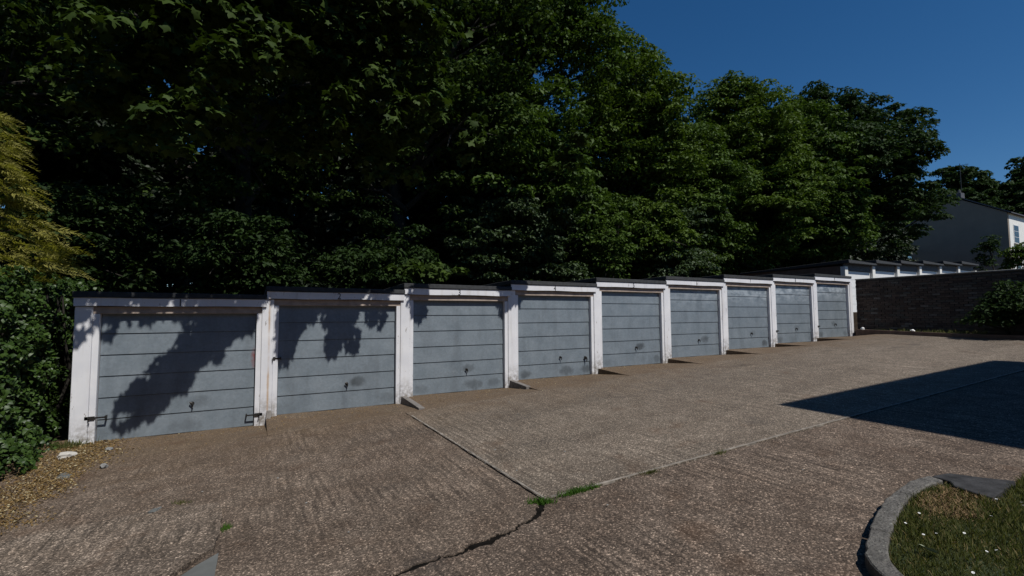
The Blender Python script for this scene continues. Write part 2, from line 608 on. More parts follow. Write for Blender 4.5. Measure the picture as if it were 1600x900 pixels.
# ---------------------------------------------------------------- ground
def ground_h(x, y):
    xc = np.clip(x, -14, 22.7)
    h = plane(xc) - 0.16
    up = np.clip((x - 22.75) / 0.6, 0, 1)
    hi = 1.95 + 0.038 * np.clip(x - 25.9, 0, 16) + 0.14 * np.clip(x - 43, 0, 16)
    h = h * (1 - up) + hi * up
    bank = np.clip((y - 5.6) / 8.0, 0, 1)
    h = h + bank * 0.5
    return h


def make_ground():
    xs = np.concatenate([[-400, -150, -60, -30], np.arange(-16, 22, 2.0), [22.0, 22.7, 22.75, 23.35, 24], np.arange(26, 70, 2.0), [90, 150, 400]])
    ys = np.concatenate([[-400, -120, -60], np.arange(-40, 60, 3.0), [90, 150, 400]])
    X, Y = np.meshgrid(xs, ys)
    Z = ground_h(X, Y)
    v = np.stack([X, Y, Z], -1).reshape(-1, 3)
    nx, ny = len(xs), len(ys)
    f = [(j * nx + i, j * nx + i + 1, (j + 1) * nx + i + 1, (j + 1) * nx + i) for j in range(ny - 1) for i in range(nx - 1)]
    me = bpy.data.meshes.new('ground')
    me.from_pydata(v.tolist(), [], f)
    tag(link('ground', me, 'soil'), kind='structure')


make_ground()

# yard: a base sheet with the concrete slabs as pieces on it
yard = MB().prism([(-9, -42), (22.5, -42), (22.5, -1.36), (-9, -1.36)], lambda x, y: plane(x) - 0.13, lambda x, y: plane(x) - 0.016).build('yard', 'yard_base')
tag(yard, kind='structure')


def ragged(poly, step=0.12, amp=0.006, seed=1, skip=()):
    r = random.Random(seed)
    out = []
    n = len(poly)
    for i in range(n):
        a, b = Vector(poly[i]), Vector(poly[(i + 1) % n])
        d = b - a
        m = max(1, int(d.length / step))
        if i in skip:
            m = 1
        t = Vector((-d.y, d.x)).normalized()
        for k in range(m):
            p = a + d * (k / m)
            if k:
                p = p + t * r.uniform(-amp, amp) * (1.6 if r.random() < 0.12 else 1)
            out.append((p.x, p.y))
    return out


def slab(poly, mat, dz=0.0, ztop=None, **kw):
    pl = ragged(poly, **kw)
    zt = ztop or (lambda x, y: plane(x) + dz)
    o = MB().prism(pl, lambda x, y: plane(x) - 0.07, zt).build('concrete_slab', mat, yard)
    return o


jl = lambda x: -5.82 - 0.051 * (x - 4.48)
AY = -1.32
CR = [(4.466, -5.80), (4.36, -5.93), (4.27, -6.03), (4.16, -6.09), (4.06, -6.09), (3.97, -6.16), (3.84, -6.155), (3.72, -6.20), (3.59, -6.185), (3.46, -6.225), (3.33, -6.19), (3.15, -6.20), (2.95, -6.23), (2.6, -6.2), (2.2, -6.24), (1.93, -6.22)]
rr = random.Random(5)
CU, CL = [], []
for a_, b_ in zip(CR[:-1], CR[1:]):
    for k in range(6):
        t_ = k / 6
        x = a_[0] + (b_[0] - a_[0]) * t_ + rr.uniform(-.006, .006)
        y = a_[1] + (b_[1] - a_[1]) * t_ + rr.uniform(-.012, .012)
        w = (.024 + .011 * math.sin(x * 9)) * (1.0 if x > 3.1 else .5)
        CU.append((x - .006, y + w * rr.uniform(.5, 1.6)))
        CL.append((x + .006, y - w * rr.uniform(.5, 1.6)))
# A: left-hand bay between garages and crack
slab([(-9, AY), (-9, -6.22), (1.93, -6.215)] + CU[::-1][1:] + [(4.466, AY)], 'concrete_brown', 0.0, seed=3, skip=(0,))
# B: paler raised bay on the right
slab([(4.478, AY), (4.478, -5.815), (22.45, jl(22.45) + 0.006), (22.45, AY)], 'concrete_grey', 0.006, seed=4, skip=(3,))
# C: front bay
slab([(-9, -6.28), (-9, -42), (22.45, -42), (22.45, jl(22.45) - 0.006), (4.50, -5.832)] + CL[3:], 'concrete_front', -0.002, seed=5, skip=(0, 1, 2))


# pale cement lips along the joints of the raised bay
for pts, w_, sd in (([(4.486, -1.6), (4.486, -5.80)], .022, 11), ([(4.56, jl(4.56) + .010), (22.4, jl(22.4) + .010)], .026, 12)):
    (xa, ya), (xb, yb) = pts
    nx_, ny_ = (1, 0) if xa == xb else (0, 1)
    q = ragged([(xa, ya), (xb, yb), (xb + nx_ * w_, yb + ny_ * w_), (xa + nx_ * w_, ya + ny_ * w_)], step=.07, amp=.007, seed=sd)
    MB().prism(q, lambda x, y: plane(x) - .03, lambda x, y: plane(x) + .0105).build('joint_lip', 'cement_pale', yard)


# D: the old raised layer at bottom left, its corner broken away
def zt_patch(x, y):
    e = min(1.0, max(0.0, (-3.75 - y) / 0.7)) * min(1.0, max(0.0, (x + 0.9) / 0.8))
    return plane(x) + 0.0015 + 0.034 * e


slab([(-1.0, -3.7), (-1.0, -6.2), (1.10, -6.2), (1.40, -5.72), (1.62, -5.35), (1.72, -5.22), (1.86, -5.08), (1.885, -4.8), (1.875, -4.25), (1.82, -3.95), (1.3, -3.75)], 'concrete_patch', ztop=zt_patch, seed=6, step=0.09, amp=0.012)
slab([(1.16, -6.19), (1.44, -5.72), (1.66, -5.37), (1.76, -5.24), (1.895, -5.12), (1.90, -6.19)], 'mortar_grey', 0.004, seed=8)

# aprons: a level sill at each door that falls to the sloping yard; the steps between them are the wedges
for i in range(9):
    xa = i * PITCH - 0.175 + 0.002
    xb = (i + 1) * PITCH - 0.175 - 0.002
    if i == 0:
        xa = -0.75
    if i == 8:
        xb = 22.44
    nx, ny = 10, 7
    mb = MB()
    ylen = -1.30 + 0.12 * math.sin(i * 2.1)
    ys = [0.35, -0.02, -0.25, -0.5, -0.75, -1.0, AY + 0.004]
    top = []
    for j, y in enumerate(ys):
        t = min(1, max(0, (-y - 0.05) / 1.12))
        t = t * t * (3 - 2 * t) * 0.4 + t * 0.6
        for k in range(nx):
            x = xa + (xb - xa) * k / (nx - 1)
            z = ZB[i] * (1 - t) + (plane(x) + 0.002) * t
            if j and 0 < k < nx - 1:
                z += 0.006 * math.sin(x * 5.1 + y * 7) * (1 - t)
            top.append((x, y, z))
    bot = [(x, y, z - 0.45) for x, y, z in top]
    n = len(top)
    f = [(j * nx + k + nx, j * nx + k + nx + 1, j * nx + k + 1, j * nx + k) for j in range(ny - 1) for k in range(nx - 1)]
    f += [tuple(n + a for a in q[::-1]) for q in f]
    for j in range(ny - 1):
        a, b = j * nx, (j + 1) * nx
        f += [(a, b, n + b, n + a), (a + nx - 1, n + a + nx - 1, n + b + nx - 1, b + nx - 1)]
    for k in range(nx - 1):
        f += [(k, n + k, n + k + 1, k + 1)]
        q = (ny - 1) * nx + k
        f += [(q, q + 1, n + q + 1, n + q)]
    mb.add(top + bot, f)
    mb.build('apron_slab', 'concrete_apron', yard)

# tar-filled crack from the corner of the three bays
mb = MB()
mb.prism([(x, y + .05) for x, y in CR] + [(x, y - .05) for x, y in CR[::-1]], lambda x, y: plane(x) - 0.05, lambda x, y: plane(x) - 0.010)
mb.build('crack_filler', 'tar', yard)


# ---------------------------------------------------------------- garages
def panel_mesh(zb, zt):
    """a pressed steel strip: face with folded-back edges"""
    x0, x1 = 0.004, DW - 0.004
    pr = [(0.014, zb), (-0.010, zb + 0.002), (-0.009, zb + 0.03), (0.003, zt), (0.014, zt)]
    v = [(x0, y, z) for y, z in pr] + [(x1, y, z) for y, z in pr]
    f = [(k, k + 5, k + 6, k + 1) for k in range(4)] + [(4, 9, 5, 0), tuple(range(5)), tuple(range(9, 4, -1))]
    return MB().add(v, f).mesh('panel')


PN = 6
PH = (DH + 0.02) / PN
PANELS = [panel_mesh(k * PH + 0.004, (k + 1) * PH) for k in range(PN)]
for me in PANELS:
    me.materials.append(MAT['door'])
DOOR_BACK = MB().box(0.0, DW, 0.0145, 0.045, 0.0, DH + 0.03).mesh('door')
DOOR_BACK.materials.append(MAT['felt'])
HANDLE = MB()
HANDLE.tube([(0, 0.002, 0), (0, -0.008, 0)], 0.032, 10)
HANDLE.tube([(0, -0.008, 0), (0, -0.05, 0)], 0.010, 8)
HANDLE.tube([(-0.035, -0.048, 0.030), (0.0, -0.056, 0.012), (0.012, -0.055, -0.02), (0.004, -0.05, -0.062)], [0.010, 0.013, 0.012, 0.008], 7)
HANDLE = HANDLE.mesh('handle')
HANDLE.materials.append(MAT['iron'])
HASP = MB()
HASP.box(-0.10, 0.02, -0.082, -0.060, -0.025, 0.025)
HASP.box(0.02, 0.15, -0.078, -0.066, -0.012, 0.012)
HASP.tube([(-0.05, -0.08, 0.0), (-0.05, -0.115, 0.0), (-0.045, -0.115, -0.045), (-0.045, -0.085, -0.05)], 0.009, 6)
HASP.box(0.135, 0.155, -0.07, 0.004, -0.02, 0.02)
HASP.v = [(x, y - .024 if y < 0 else y, z) for x, y, z in HASP.v]
HASP = HASP.mesh('hasp')
HASP.materials.append(MAT['iron'])


def text_mesh(s, size, sx):
    cu = bpy.data.curves.new('number', 'FONT')
    cu.body = s
    cu.size = size
    cu.extrude = 0.0015
    cu.align_x = 'CENTER'
    o = bpy.data.objects.new('number_tmp', cu)
    COL.objects.link(o)
    bpy.context.view_layer.update()
    me = bpy.data.meshes.new_from_object(o.evaluated_get(bpy.context.evaluated_depsgraph_get()))
    bpy.data.objects.remove(o)
    me.transform(Matrix.Scale(sx, 4, (1, 0, 0)))
    me.transform(Matrix.Rotation(R(90), 4, 'X'))
    me.materials.clear()
    me.materials.append(MAT['number_black'])
    return me


ORD = ['first', 'second', 'third', 'fourth', 'fifth', 'sixth', 'seventh', 'eighth', 'ninth']
GLAB = [
    'first garage in the row, beside the ivy hedge, large branch shadow across its grey door',
    'second garage from the hedge, leaf shadows on the upper panels of its grey door',
    'third garage from the hedge, its sunlit fascia shaded only at the left end',
    'fourth garage from the hedge, with a second black handle at its door edge',
    'fifth garage, the middle one of the row of nine grey doors',
    'sixth garage up the slope from the hedge, fourth from the brick wall',
    'seventh garage of the row, third from the brick wall',
    'eighth garage of the row, next to last before the brick wall',
    'ninth garage, last and highest of the row, beside the brick wall']
FX0, FX1 = -0.205, 2.283


def fascia_mesh(x0, x1, i):
    mb = MB()
    r = random.Random(40 + i)
    n = 9
    top, bot = [], []
    for k in range(n):
        x = x0 + (x1 - x0) * k / (n - 1)
        w = 0.004 * math.sin(k * 1.3 + i) + r.uniform(-.002, .002)
        top.append((x, DH + 0.250 + w))
        bot.append((x, DH + 0.122 + w * 1.2))
    vs = [(x, -0.138, z) for x, z in bot] + [(x, -0.138, z) for x, z in top] + [(x, -0.112, z) for x, z in bot] + [(x, -0.112, z) for x, z in top]
    f = []
    for k in range(n - 1):
        f += [(k, k + 1, n + k + 1, n + k), (2 * n + k + 1, 2 * n + k, 3 * n + k, 3 * n + k + 1), (n + k, n + k + 1, 3 * n + k + 1, 3 * n + k), (k + 1, k, 2 * n + k, 2 * n + k + 1)]
    f += [(0, n, 3 * n, 2 * n), (n - 1, 3 * n - 1, 4 * n - 1, 2 * n - 1)]
    return mb.add(vs, f)


for i in range(9):
    g = empty('garage', (i * PITCH, 0, ZB[i]))
    tag(g, GLAB[i], 'garage', 'row of nine stepped lock-up garages')
    x0 = -0.31 if i == 0 else FX0
    x1 = FX1
    fa = fascia_mesh(x0, x1, i).build('fascia_board', 'white', g)
    sx = 0.85 if i < 5 else 0.6
    nm = link('number', text_mesh(str(i + 1), 0.165, sx), None, fa)
    nm.location = ((1.02, 1.02, 1.0, 1.0, 1.06, 1.06, 1.08, 1.08, 1.10)[i], -0.1405, DH + 0.128)
    # felt roof: slopes gently to the back, front edge shows as a dark strip above the fascia
    zr = DH + 0.255
    mb = MB()
    mb.hexa([(x0 - 0.015, -0.160, zr), (x1 + 0.01, -0.160, zr), (x1 + 0.01, 5.2, zr - 0.10), (x0 - 0.015, 5.2, zr - 0.10)],
            [(x0 - 0.015, -0.152, zr + 0.095), (x1 + 0.01, -0.152, zr + 0.08), (x1 + 0.01, 5.2, zr - 0.02), (x0 - 0.015, 5.2, zr - 0.02)])
    mb.build('roof', 'felt', g, bevel=0.006)
    MB().box(x0 + 0.01, x1 - 0.012, -0.080, 0.10, DH + 0.003, DH + 0.118).build('lintel', 'lintel_wood', g, bevel=0.004)
    MB().box(x0 + 0.01, x1 - 0.012, -0.110, 0.10, DH + 0.1185, zr - 0.003).build('roof_beam', 'felt', g)
    # jambs and pier
    fl = -0.50
    MB().box(-0.085, -0.004, -0.088, 0.06, fl, DH + 0.002).build('door_jamb', 'white', g, bevel=0.004)
    MB().box(DW + 0.004, DW + 0.085, -0.088, 0.06, fl, DH + 0.002).build('door_jamb', 'white', g, bevel=0.004)
    px0 = -0.30 if i == 0 else -0.274
    MB().box(px0, -0.087, -0.106, 0.12, fl, DH + (0.115 if i else 0.117)).build('pier', 'white', g, bevel=0.006)
    if i == 8:
        MB().box(DW + 0.087, DW + 0.26, -0.106, 0.12, fl, DH + 0.115).build('pier', 'white', g, bevel=0.006)
    MB().box(-0.23, -0.13, 0.122, 5.1, fl, DH + 0.11).build('side_wall', 'side_brick', g)
    if i == 8:
        MB().box(DW + 0.12, DW + 0.22, 0.122, 5.1, fl, DH + 0.11).build('side_wall', 'side_brick', g)
    MB().box(-0.128, DW + 0.118, 5.0, 5.1, fl, DH + 0.10).build('back_wall', 'side_brick', g)
    # door with six pressed strips
    d = link('door', DOOR_BACK, None, g)
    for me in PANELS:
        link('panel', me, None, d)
    hx = (1.22, 1.20, 1.22, 1.22, 1.22, 1.22, 1.22, 1.22, 1.25)[i]
    h = link('handle', HANDLE, None, d, (hx, 0, 0.47))
    if i == 3:
        h2 = link('handle', HANDLE, None, d, (1.98, 0, 0.42))
        h2.scale = (1.3, 1.2, 1.5)
    if i == 0:
        link('hasp', HASP, None, g, (-0.03, 0, 0.38))
        hh = link('hasp', HASP, None, g, (DW + 0.03, 0, 0.20))
        hh.scale = (-1, 1, 1)
    if i == 1:
        link('hasp', HASP, None, g, (-0.06, 0.01, 1.02)).scale = (0.7, 1, 1.2)
    if i in (7, 8):
        link('hasp', HASP, None, g, (-0.03, 0, 0.42)).scale = (0.7, 1, 1)
    # bottom rubber of the door
    MB().box(0.006, DW - 0.006, 0.001, 0.012, -0.012, 0.001).build('door_seal', 'rubber', g)

# small timber and concrete edgings at the feet of the piers
b = MB().hexa([(2.30, -0.40, ZB[0] - .06), (2.375, -0.40, ZB[0] - .06), (2.375, -0.36, ZB[0] - .06), (2.30, -0.36, ZB[0] - .06)],
              [(2.325, -0.15, ZB[0] + .26), (2.395, -0.15, ZB[0] + .26), (2.395, -0.125, ZB[0] + .26), (2.325, -0.125, ZB[0] + .26)]).build('timber_offcut', 'weathered_board', bevel=.004)
tag(b, 'short grey board leaning on the pier between the first and second garages', 'board')
for x, zb, ln, lab in ((4.79, ZB[2], 1.25, 'grey wedge-shaped edging plank at the foot of the pier between the second and third garages'),
                       (7.28, ZB[3], 0.85, 'grey wedge-shaped edging plank at the foot of the pier between the third and fourth garages')):
    e = plane(x)
    b = MB().hexa([(x - .055, -ln, e - .1), (x + .055, -ln, e - .1), (x + .055, -.1, e - .1), (x - .055, -.1, e - .1)],
                  [(x - .055, -ln, e + .035), (x + .055, -ln, e + .035), (x + .055, -.1, zb + .03), (x - .055, -.1, zb + .03)]).build('edging_plank', 'weathered_board', bevel=.005)
    tag(b, lab, 'plank')

# ---------------------------------------------------------------- brick boundary wall
WX = 22.6
wall = MB().box(WX + 0.03, WX + 0.30, -14.0, -0.095, 0.9, 3.20).build('boundary_wall', 'mortar_wall')
tag(wall, 'tall shaded brick boundary wall at the uphill end of the garages', 'wall')
bl, bh, bm_ = 0.222, 0.068, 0.011
BR = [MB().box(0, 0.05, 0, bl * k, 0, bh).mesh('brick', 0.006) for k in (1.0, 0.5)]
for me in BR:
    me.materials.append(MAT['brick'])
bricks = []
z = 1.02
row = 0
while z < 3.12:
    y = -0.10 - (0.0 if row % 2 else (bl + bm_) / 2)
    if row % 2 == 0:
        bricks.append((-0.10 - bl / 2, z, 1))
    while y - bl > -13.9:
        bricks.append((y - bl, z, 0))
        y -= bl + bm_
    z += bh + bm_
    row += 1
vis = [q for q in bricks if -4.75 < q[0] < -0.1 and q[1] > 1.15]
vis.sort(key=lambda q: (q[0] + 9.54) * 0.876 + 9.9)
vis = [q for q in vis if q[1] > 1.4 or q[0] > -2.6]
near = set(vis[:300])
rb = random.Random(9)
rest = MB()
for q in bricks:
    dx, dy, dz = rb.uniform(-.012, .014), rb.uniform(-.004, .004), rb.uniform(-.003, .003)
    if q in near:
        link('brick', BR[q[2]], None, wall, (WX + dx, q[0] + dy, q[1] + dz))
    else:
        L = bl if q[2] == 0 else bl / 2
        rest.box(WX + dx, WX + dx + .05, q[0] + dy, q[0] + dy + L, q[1] + dz, q[1] + dz + bh)
tag(rest.build('brickwork', 'brick', wall), kind='stuff')
mb = MB()
mb.box(WX - 0.015, WX + 0.33, -14.02, -0.09, 3.203, 3.25)
mb.build('coping', 'stone_grey', wall, bevel=0.01)

# low edging and planting bed in front of the wall
bed_poly = [(22.22, -0.20), (21.35, -3.3), (21.0, -6.8), (20.95, -9.5)]
mb = MB()
for a, b in zip(bed_poly[:-1], bed_poly[1:]):
    mb.hexa([(a[0], a[1], .9), (b[0], b[1], .9), (b[0] + .12, b[1], .9), (a[0] + .12, a[1], .9)],
            [(a[0], a[1], plane(a[0]) + .13), (b[0], b[1], plane(b[0]) + .13), (b[0] + .12, b[1], plane(b[0]) + .13), (a[0] + .12, a[1], plane(a[0]) + .13)])
tag(mb.build('bed_kerb', 'side_brick'), 'low dark brick kerb edging the bed below the boundary wall', 'kerb')
bp = [(x + .115, y) for x, y in bed_poly] + [(22.62, -9.5), (22.62, -.2)]
tag(MB().prism(bp, lambda x, y: .95, lambda x, y: plane(21.6) + .10).build('planting_bed', 'soil'), kind='structure')

# ---------------------------------------------------------------- second terrace of garages beyond the wall
FL = ['white-doored garage nearest the wall in the far terrace, its dark flank showing',
      'second white-doored garage of the far terrace beyond the brick wall',
      'third white-doored garage of the far terrace, counted from the dark flank',
      'fourth white-doored garage of the far terrace, counted from the dark flank',
      'fifth white-doored garage of the far terrace, next to last on the right',
      'last white-doored garage of the far terrace, nearest the grey gable house']
for i in range(6):
    zt = 4.40 + 0.115 * i
    zf = zt - 2.32
    g = empty('far_garage', (25.9 + 2.52 * i, 1.85, zf))
    tag(g, FL[i], 'garage', 'far terrace of white garages beyond the wall')
    MB().hexa([(-.16, -.30, 2.14), (2.38, -.30, 2.14), (2.38, 5.2, 2.02), (-.16, 5.2, 2.02)],
              [(-.16, -.28, 2.30), (2.38, -.28, 2.22), (2.38, 5.2, 2.12), (-.16, 5.2, 2.12)]).build('roof', 'felt', g, bevel=.008)
    MB().box(-.08, 2.30, -.03, .02, 1.83, 2.13).build('fascia_board', 'slate', g)
    MB().box(-.13, .13, -.10, .10, -.3, 2.0).build('pier', 'render_white', g, bevel=.006)
    if i == 5:
        MB().box(2.39, 2.60, -.10, .10, -.3, 1.85).build('pier', 'render_white', g, bevel=.006)
    d = MB().box(.14, 2.37, .03, .07, -.2, 1.82).build('door', 'window_frame', g)
    for k in range(5):
        MB().box(.16, 2.35, .018, .028, -.1 + k * .38, .265 + k * .38).build('panel', 'window_frame', d)
    MB().box(-.08, .05, .11, 5.1, -.4, 2.05).build('side_wall', 'side_brick', g)
    MB().box(.06, 2.33, 5.0, 5.1, -.4, 2.0).build('back_wall', 'side_brick', g)

# ---------------------------------------------------------------- house with the grey gable
hx, hy0, hy1, hz, he, hp = 60.0, 5.0, 12.0, 4.2, 10.75, 12.85
ym = (hy0 + hy1) / 2
house = empty('house', (hx, hy0, hz))
tag(house, 'grey rendered gable house with white front behind the far garages', 'house')


def hpart(mb, name, mat, par=house, bevel=0):
    mb.v = [(x - hx, y - hy0, z - hz) for x, y, z in mb.v]
    return mb.build(name, mat, par, bevel=bevel)


hpart(MB().add([(hx, hy0, hz), (hx, hy1, hz), (hx, hy1, he), (hx, ym, hp), (hx, hy0, he), (hx + .3, hy0, hz), (hx + .3, hy1, hz), (hx + .3, hy1, he), (hx + .3, ym, hp), (hx + .3, hy0, he)],
              [(4, 3, 2, 1, 0), (5, 6, 7, 8, 9), (0, 1, 6, 5), (1, 2, 7, 6), (2, 3, 8, 7), (3, 4, 9, 8), (4, 0, 5, 9)]), 'gable_wall', 'render_grey')
hpart(MB().box(hx + .305, hx + 14, hy0 - .01, hy0 + .3, hz, he), 'front_wall', 'render_white')
hpart(MB().box(hx + .305, hx + 14, hy1 - .3, hy1, hz, he), 'back_wall', 'render_white')
hpart(MB().box(hx + 13.7, hx + 13.99, hy0 + .31, hy1 - .31, hz, he), 'end_wall', 'render_white')
rf = hpart(MB().add([(hx - .12, hy0 - .3, he - .1), (hx + 14.1, hy0 - .3, he - .1), (hx + 14.1, ym, hp + .12), (hx - .12, ym, hp + .12), (hx + 14.1, hy1 + .3, he - .1), (hx - .12, hy1 + .3, he - .1),
                     (hx - .12, hy0 - .3, he - .0), (hx + 14.1, hy0 - .3, he - .0), (hx + 14.1, ym, hp + .24), (hx - .12, ym, hp + .24), (hx + 14.1, hy1 + .3, he - .0), (hx - .12, hy1 + .3, he - .0)],
                    [(0, 1, 2, 3), (3, 2, 4, 5), (6, 9, 8, 7), (9, 11, 10, 8), (0, 6, 7, 1), (5, 4, 10, 11), (0, 3, 9, 6), (3, 5, 11, 9), (1, 7, 8, 2), (2, 8, 10, 4)]), 'roof', 'slate')
hpart(MB().box(hx - .02, hx + .8, ym - .55, ym + .45, hp - .4, hp + .4), 'chimney', 'slate', rf, .02)
for k in (-.3, .2):
    hpart(MB().tube([(hx + .4, ym + k, hp + .4), (hx + .4, ym + k, hp + .7)], [.13, .10], 8), 'chimney_pot', 'slate', rf)
mb = MB().tube([(hx + .3, ym - .5, hp + .5), (hx + .3, ym - .5, hp + 3.2)], .03, 6)
mb.tube([(hx + .3, ym - 1.1, hp + 3.0), (hx + .3, ym + .2, hp + 3.0)], .02, 5)
for k in range(5):
    mb.tube([(hx - .0, ym - 1.0 + k * .26, hp + 3.0), (hx + .6, ym - 1.0 + k * .26, hp + 3.0)], .012, 4)
hpart(mb, 'aerial', 'iron', rf)
for x0 in (hx + 1.2, hx + 4.6, hx + 8.0, hx + 11.2):
    for z0 in (hz + .9, hz + 3.9):
        w = hpart(MB().box(x0, x0 + 1.3, hy0 - .04, hy0 - .012, z0, z0 + 1.7), 'window', 'window_frame')
        for a in range(2):
            for b in range(3):
                hpart(MB().box(x0 + .08 + a * .6, x0 + .08 + a * .6 + .54, hy0 - .052, hy0 - .042, z0 + .08 + b * .53, z0 + .08 + b * .53 + .48), 'pane', 'glass', w)
        hpart(MB().box(x0 - .1, x0 + 1.4, hy0 - .16, hy0 - .013, z0 - .1, z0 - .003), 'sill', 'stone_pale', w)

# ---------------------------------------------------------------- block of flats out of view on the right: it casts the large shadow on the yard
BH = 8.8
bx, by = 9.36 + SD.x / SD.z * BH, -5.03 + SD.y / SD.z * BH
blk = empty('flats_block', (bx, by, plane(10) - .05), R(-2.7))
tag(blk, 'flat-roofed brick block beside the yard, casting the large dark shadow', 'building')
MB().box(.1, 6.75, -15.4, -.1, -.3, BH - .3).build('wall', 'far_brick', blk)
MB().box(0, 6.9, -15.5, 0, BH - .298, BH + .06).build('roof', 'felt', blk, bevel=.01)
for z0 in (.9, 3.6, 6.3):
    for k in range(5):
        w = MB().box(.06, .098, -2.3 - k * 2.8, -.9 - k * 2.8, z0, z0 + 1.3).build('window', 'window_frame', blk)
        for a in range(2):
            MB().box(.05, .058, -2.22 - k * 2.8 + a * .66, -1.62 - k * 2.8 + a * .66, z0 + .08, z0 + 1.22).build('pane', 'glass', w)
    for k in range(2):
        w = MB().box(1.2 + k * 2.8, 2.6 + k * 2.8, -.098, -.06, z0, z0 + 1.3).build('window', 'window_frame', blk)
        for a in range(2):
            MB().box(1.28 + k * 2.8 + a * .66, 1.88 + k * 2.8 + a * .66, -.058, -.05, z0 + .08, z0 + 1.22).build('pane', 'glass', w)

# added unseen flats behind the camera, there to cut the sky fill
sky_blocker = empty('flats_block', (-16, -22, plane(-5) - .3))
tag(sky_blocker, 'added unseen brick flats behind the viewpoint, blocking sky light', 'building')
MB().box(0, 40, -9, 0, -.6, 9.6).build('wall', 'far_brick', sky_blocker)
MB().box(-.2, 40.2, -9.2, .2, 9.602, 9.95).build('roof', 'felt', sky_blocker, bevel=.02)
for z0 in (1.2, 4.2, 7.2):
    for k in range(11):
        w = MB().box(1.4 + k * 3.5, 3.0 + k * 3.5, .003, .04, z0, z0 + 1.4).build('window', 'window_frame', sky_blocker)
        for a in range(2):
            MB().box(1.48 + k * 3.5 + a * .76, 2.18 + k * 3.5 + a * .76, .042, .05, z0 + .08, z0 + 1.32).build('pane', 'glass', w)

# ---------------------------------------------------------------- grass bed with curved kerb, bottom right
KP = [(5.15, -8.75), (5.30, -8.32), (5.52, -7.98), (5.78, -7.84), (6.05, -7.755), (6.35, -7.67), (6.65, -7.605), (6.95, -7.57), (7.22, -7.565), (7.42, -7.60)]
KP = [(5.02, -9.6)] + KP


def offs(pts, d):
    out = []
    for k in range(len(pts)):
        a = Vector(pts[max(k - 1, 0)])
        b = Vector(pts[min(k + 1, len(pts) - 1)])
        t = (b - a).normalized()
        n = Vector((t.y, -t.x))
        out.append((pts[k][0] + n.x * d, pts[k][1] + n.y * d))
    return out


def dens(pts, n):
    P = [np.array(p) for p in pts]
    out = []
    for i in range(len(P) - 1):
        p0, p1, p2, p3 = P[max(i - 1, 0)], P[i], P[i + 1], P[min(i + 2, len(P) - 1)]
        for k in range(n):
            t = k / n
            out.append(tuple(0.5 * ((2 * p1) + (-p0 + p2) * t + (2 * p0 - 5 * p1 + 4 * p2 - p3) * t * t + (-p0 + 3 * p1 - 3 * p2 + p3) * t ** 3)))
    out.append(tuple(P[-1]))
    return out


KD = dens(KP, 5)
KO, KI = offs(KD, -0.005), offs(KD, 0.112)
kerb = empty('kerb', (5.5, -7.98, plane(5.5)))
tag(kerb, 'curved weathered stone kerb around the grass bed at lower right', 'kerb')
cuts = [0, 11, 24, 38, len(KD) - 1]
for a, b in zip(cuts[:-1], cuts[1:]):
    e = 0.05 if b < len(KD) - 1 else 0
    mb = MB()
    poly = KO[a:b + 1] + KI[a:b + 1][::-1]
    # small joint between stones
    if a:
        p0, p1 = Vector(poly[0]), Vector(poly[1])
        q0, q1 = Vector(poly[-1]), Vector(poly[-2])
        poly[0] = tuple(p0 + (p1 - p0).normalized() * .006)
        poly[-1] = tuple(q0 + (q1 - q0).normalized() * .006)
    r1 = random.Random(a)
    poly = [(x + r1.uniform(-.008, .008), y + r1.uniform(-.008, .008)) for x, y in poly]
    mb.prism([(x - 5.5, y + 7.98) for x, y in poly], lambda x, y: -.2, lambda x, y: plane(x + 5.5) - plane(5.5) + .085)
    mb.build('kerb_stone', 'kerb', kerb, bevel=0.008)
sl = MB().prism(ragged([(7.435, -7.61), (7.425, -7.74), (7.32, -7.80), (7.26, -8.06), (7.82, -8.04), (7.62, -7.66)], amp=.01, step=.1), lambda x, y: plane(x) - .1, lambda x, y: plane(x) + .083)
tag(sl.build('paving_slab', 'dark_slab', bevel=.006), 'broken dark paving slab at the corner of the grass bed', 'slab')
lawn_poly = KI + [(7.31, -7.80), (7.25, -8.075), (7.83, -8.055), (8.1, -8.02), (10.0, -8.6), (10.0, -12), (5.0, -12)]
plain('turf', (0.026, 0.038, 0.012), .95, 14, .4, .5)
tag(MB().prism(lawn_poly, lambda x, y: plane(x) - .15, lambda x, y: plane(x) + .045).build('grass_bed', 'turf'), kind='structure')


def in_poly(P, poly):
    x, y = P[:, 0], P[:, 1]
    ins = np.zeros(len(P), bool)
    n = len(poly)
    for i in range(n):
        x1, y1 = poly[i]
        x2, y2 = poly[(i + 1) % n]
        c = ((y1 > y) != (y2 > y)) & (x < (x2 - x1) * (y - y1) / (y2 - y1 + 1e-12) + x1)
        ins ^= c
    return ins


def snoise(p, sc, seed=0):
    """cheap smooth noise from sums of sines"""
    r = np.random.default_rng(seed)
    out = 0
    for k in range(5):
        d = r.normal(size=p.shape[1])
        out = out + np.sin(p @ d * sc * (1 + .5 * k) + r.uniform(0, 6.28))
    return out / 3.0


Pg = np.stack([rng.uniform(5.0, 9.6, 130000), rng.uniform(-9.4, -7.5, 130000)], -1)
Pg = Pg[in_poly(Pg, lawn_poly)]
dryc = np.exp(-(((Pg[:, 0] - 6.95) / .42) ** 2 + ((Pg[:, 1] + 7.90) / .17) ** 2)) + 0.25 * snoise(Pg, 3, 3)
isdry = dryc + rng.normal(0, .13, len(dryc)) > .45
grass_p = Pg[(~isdry) | (rng.random(len(Pg)) < .3)][:64000]
dry_p = Pg[isdry][:6000]


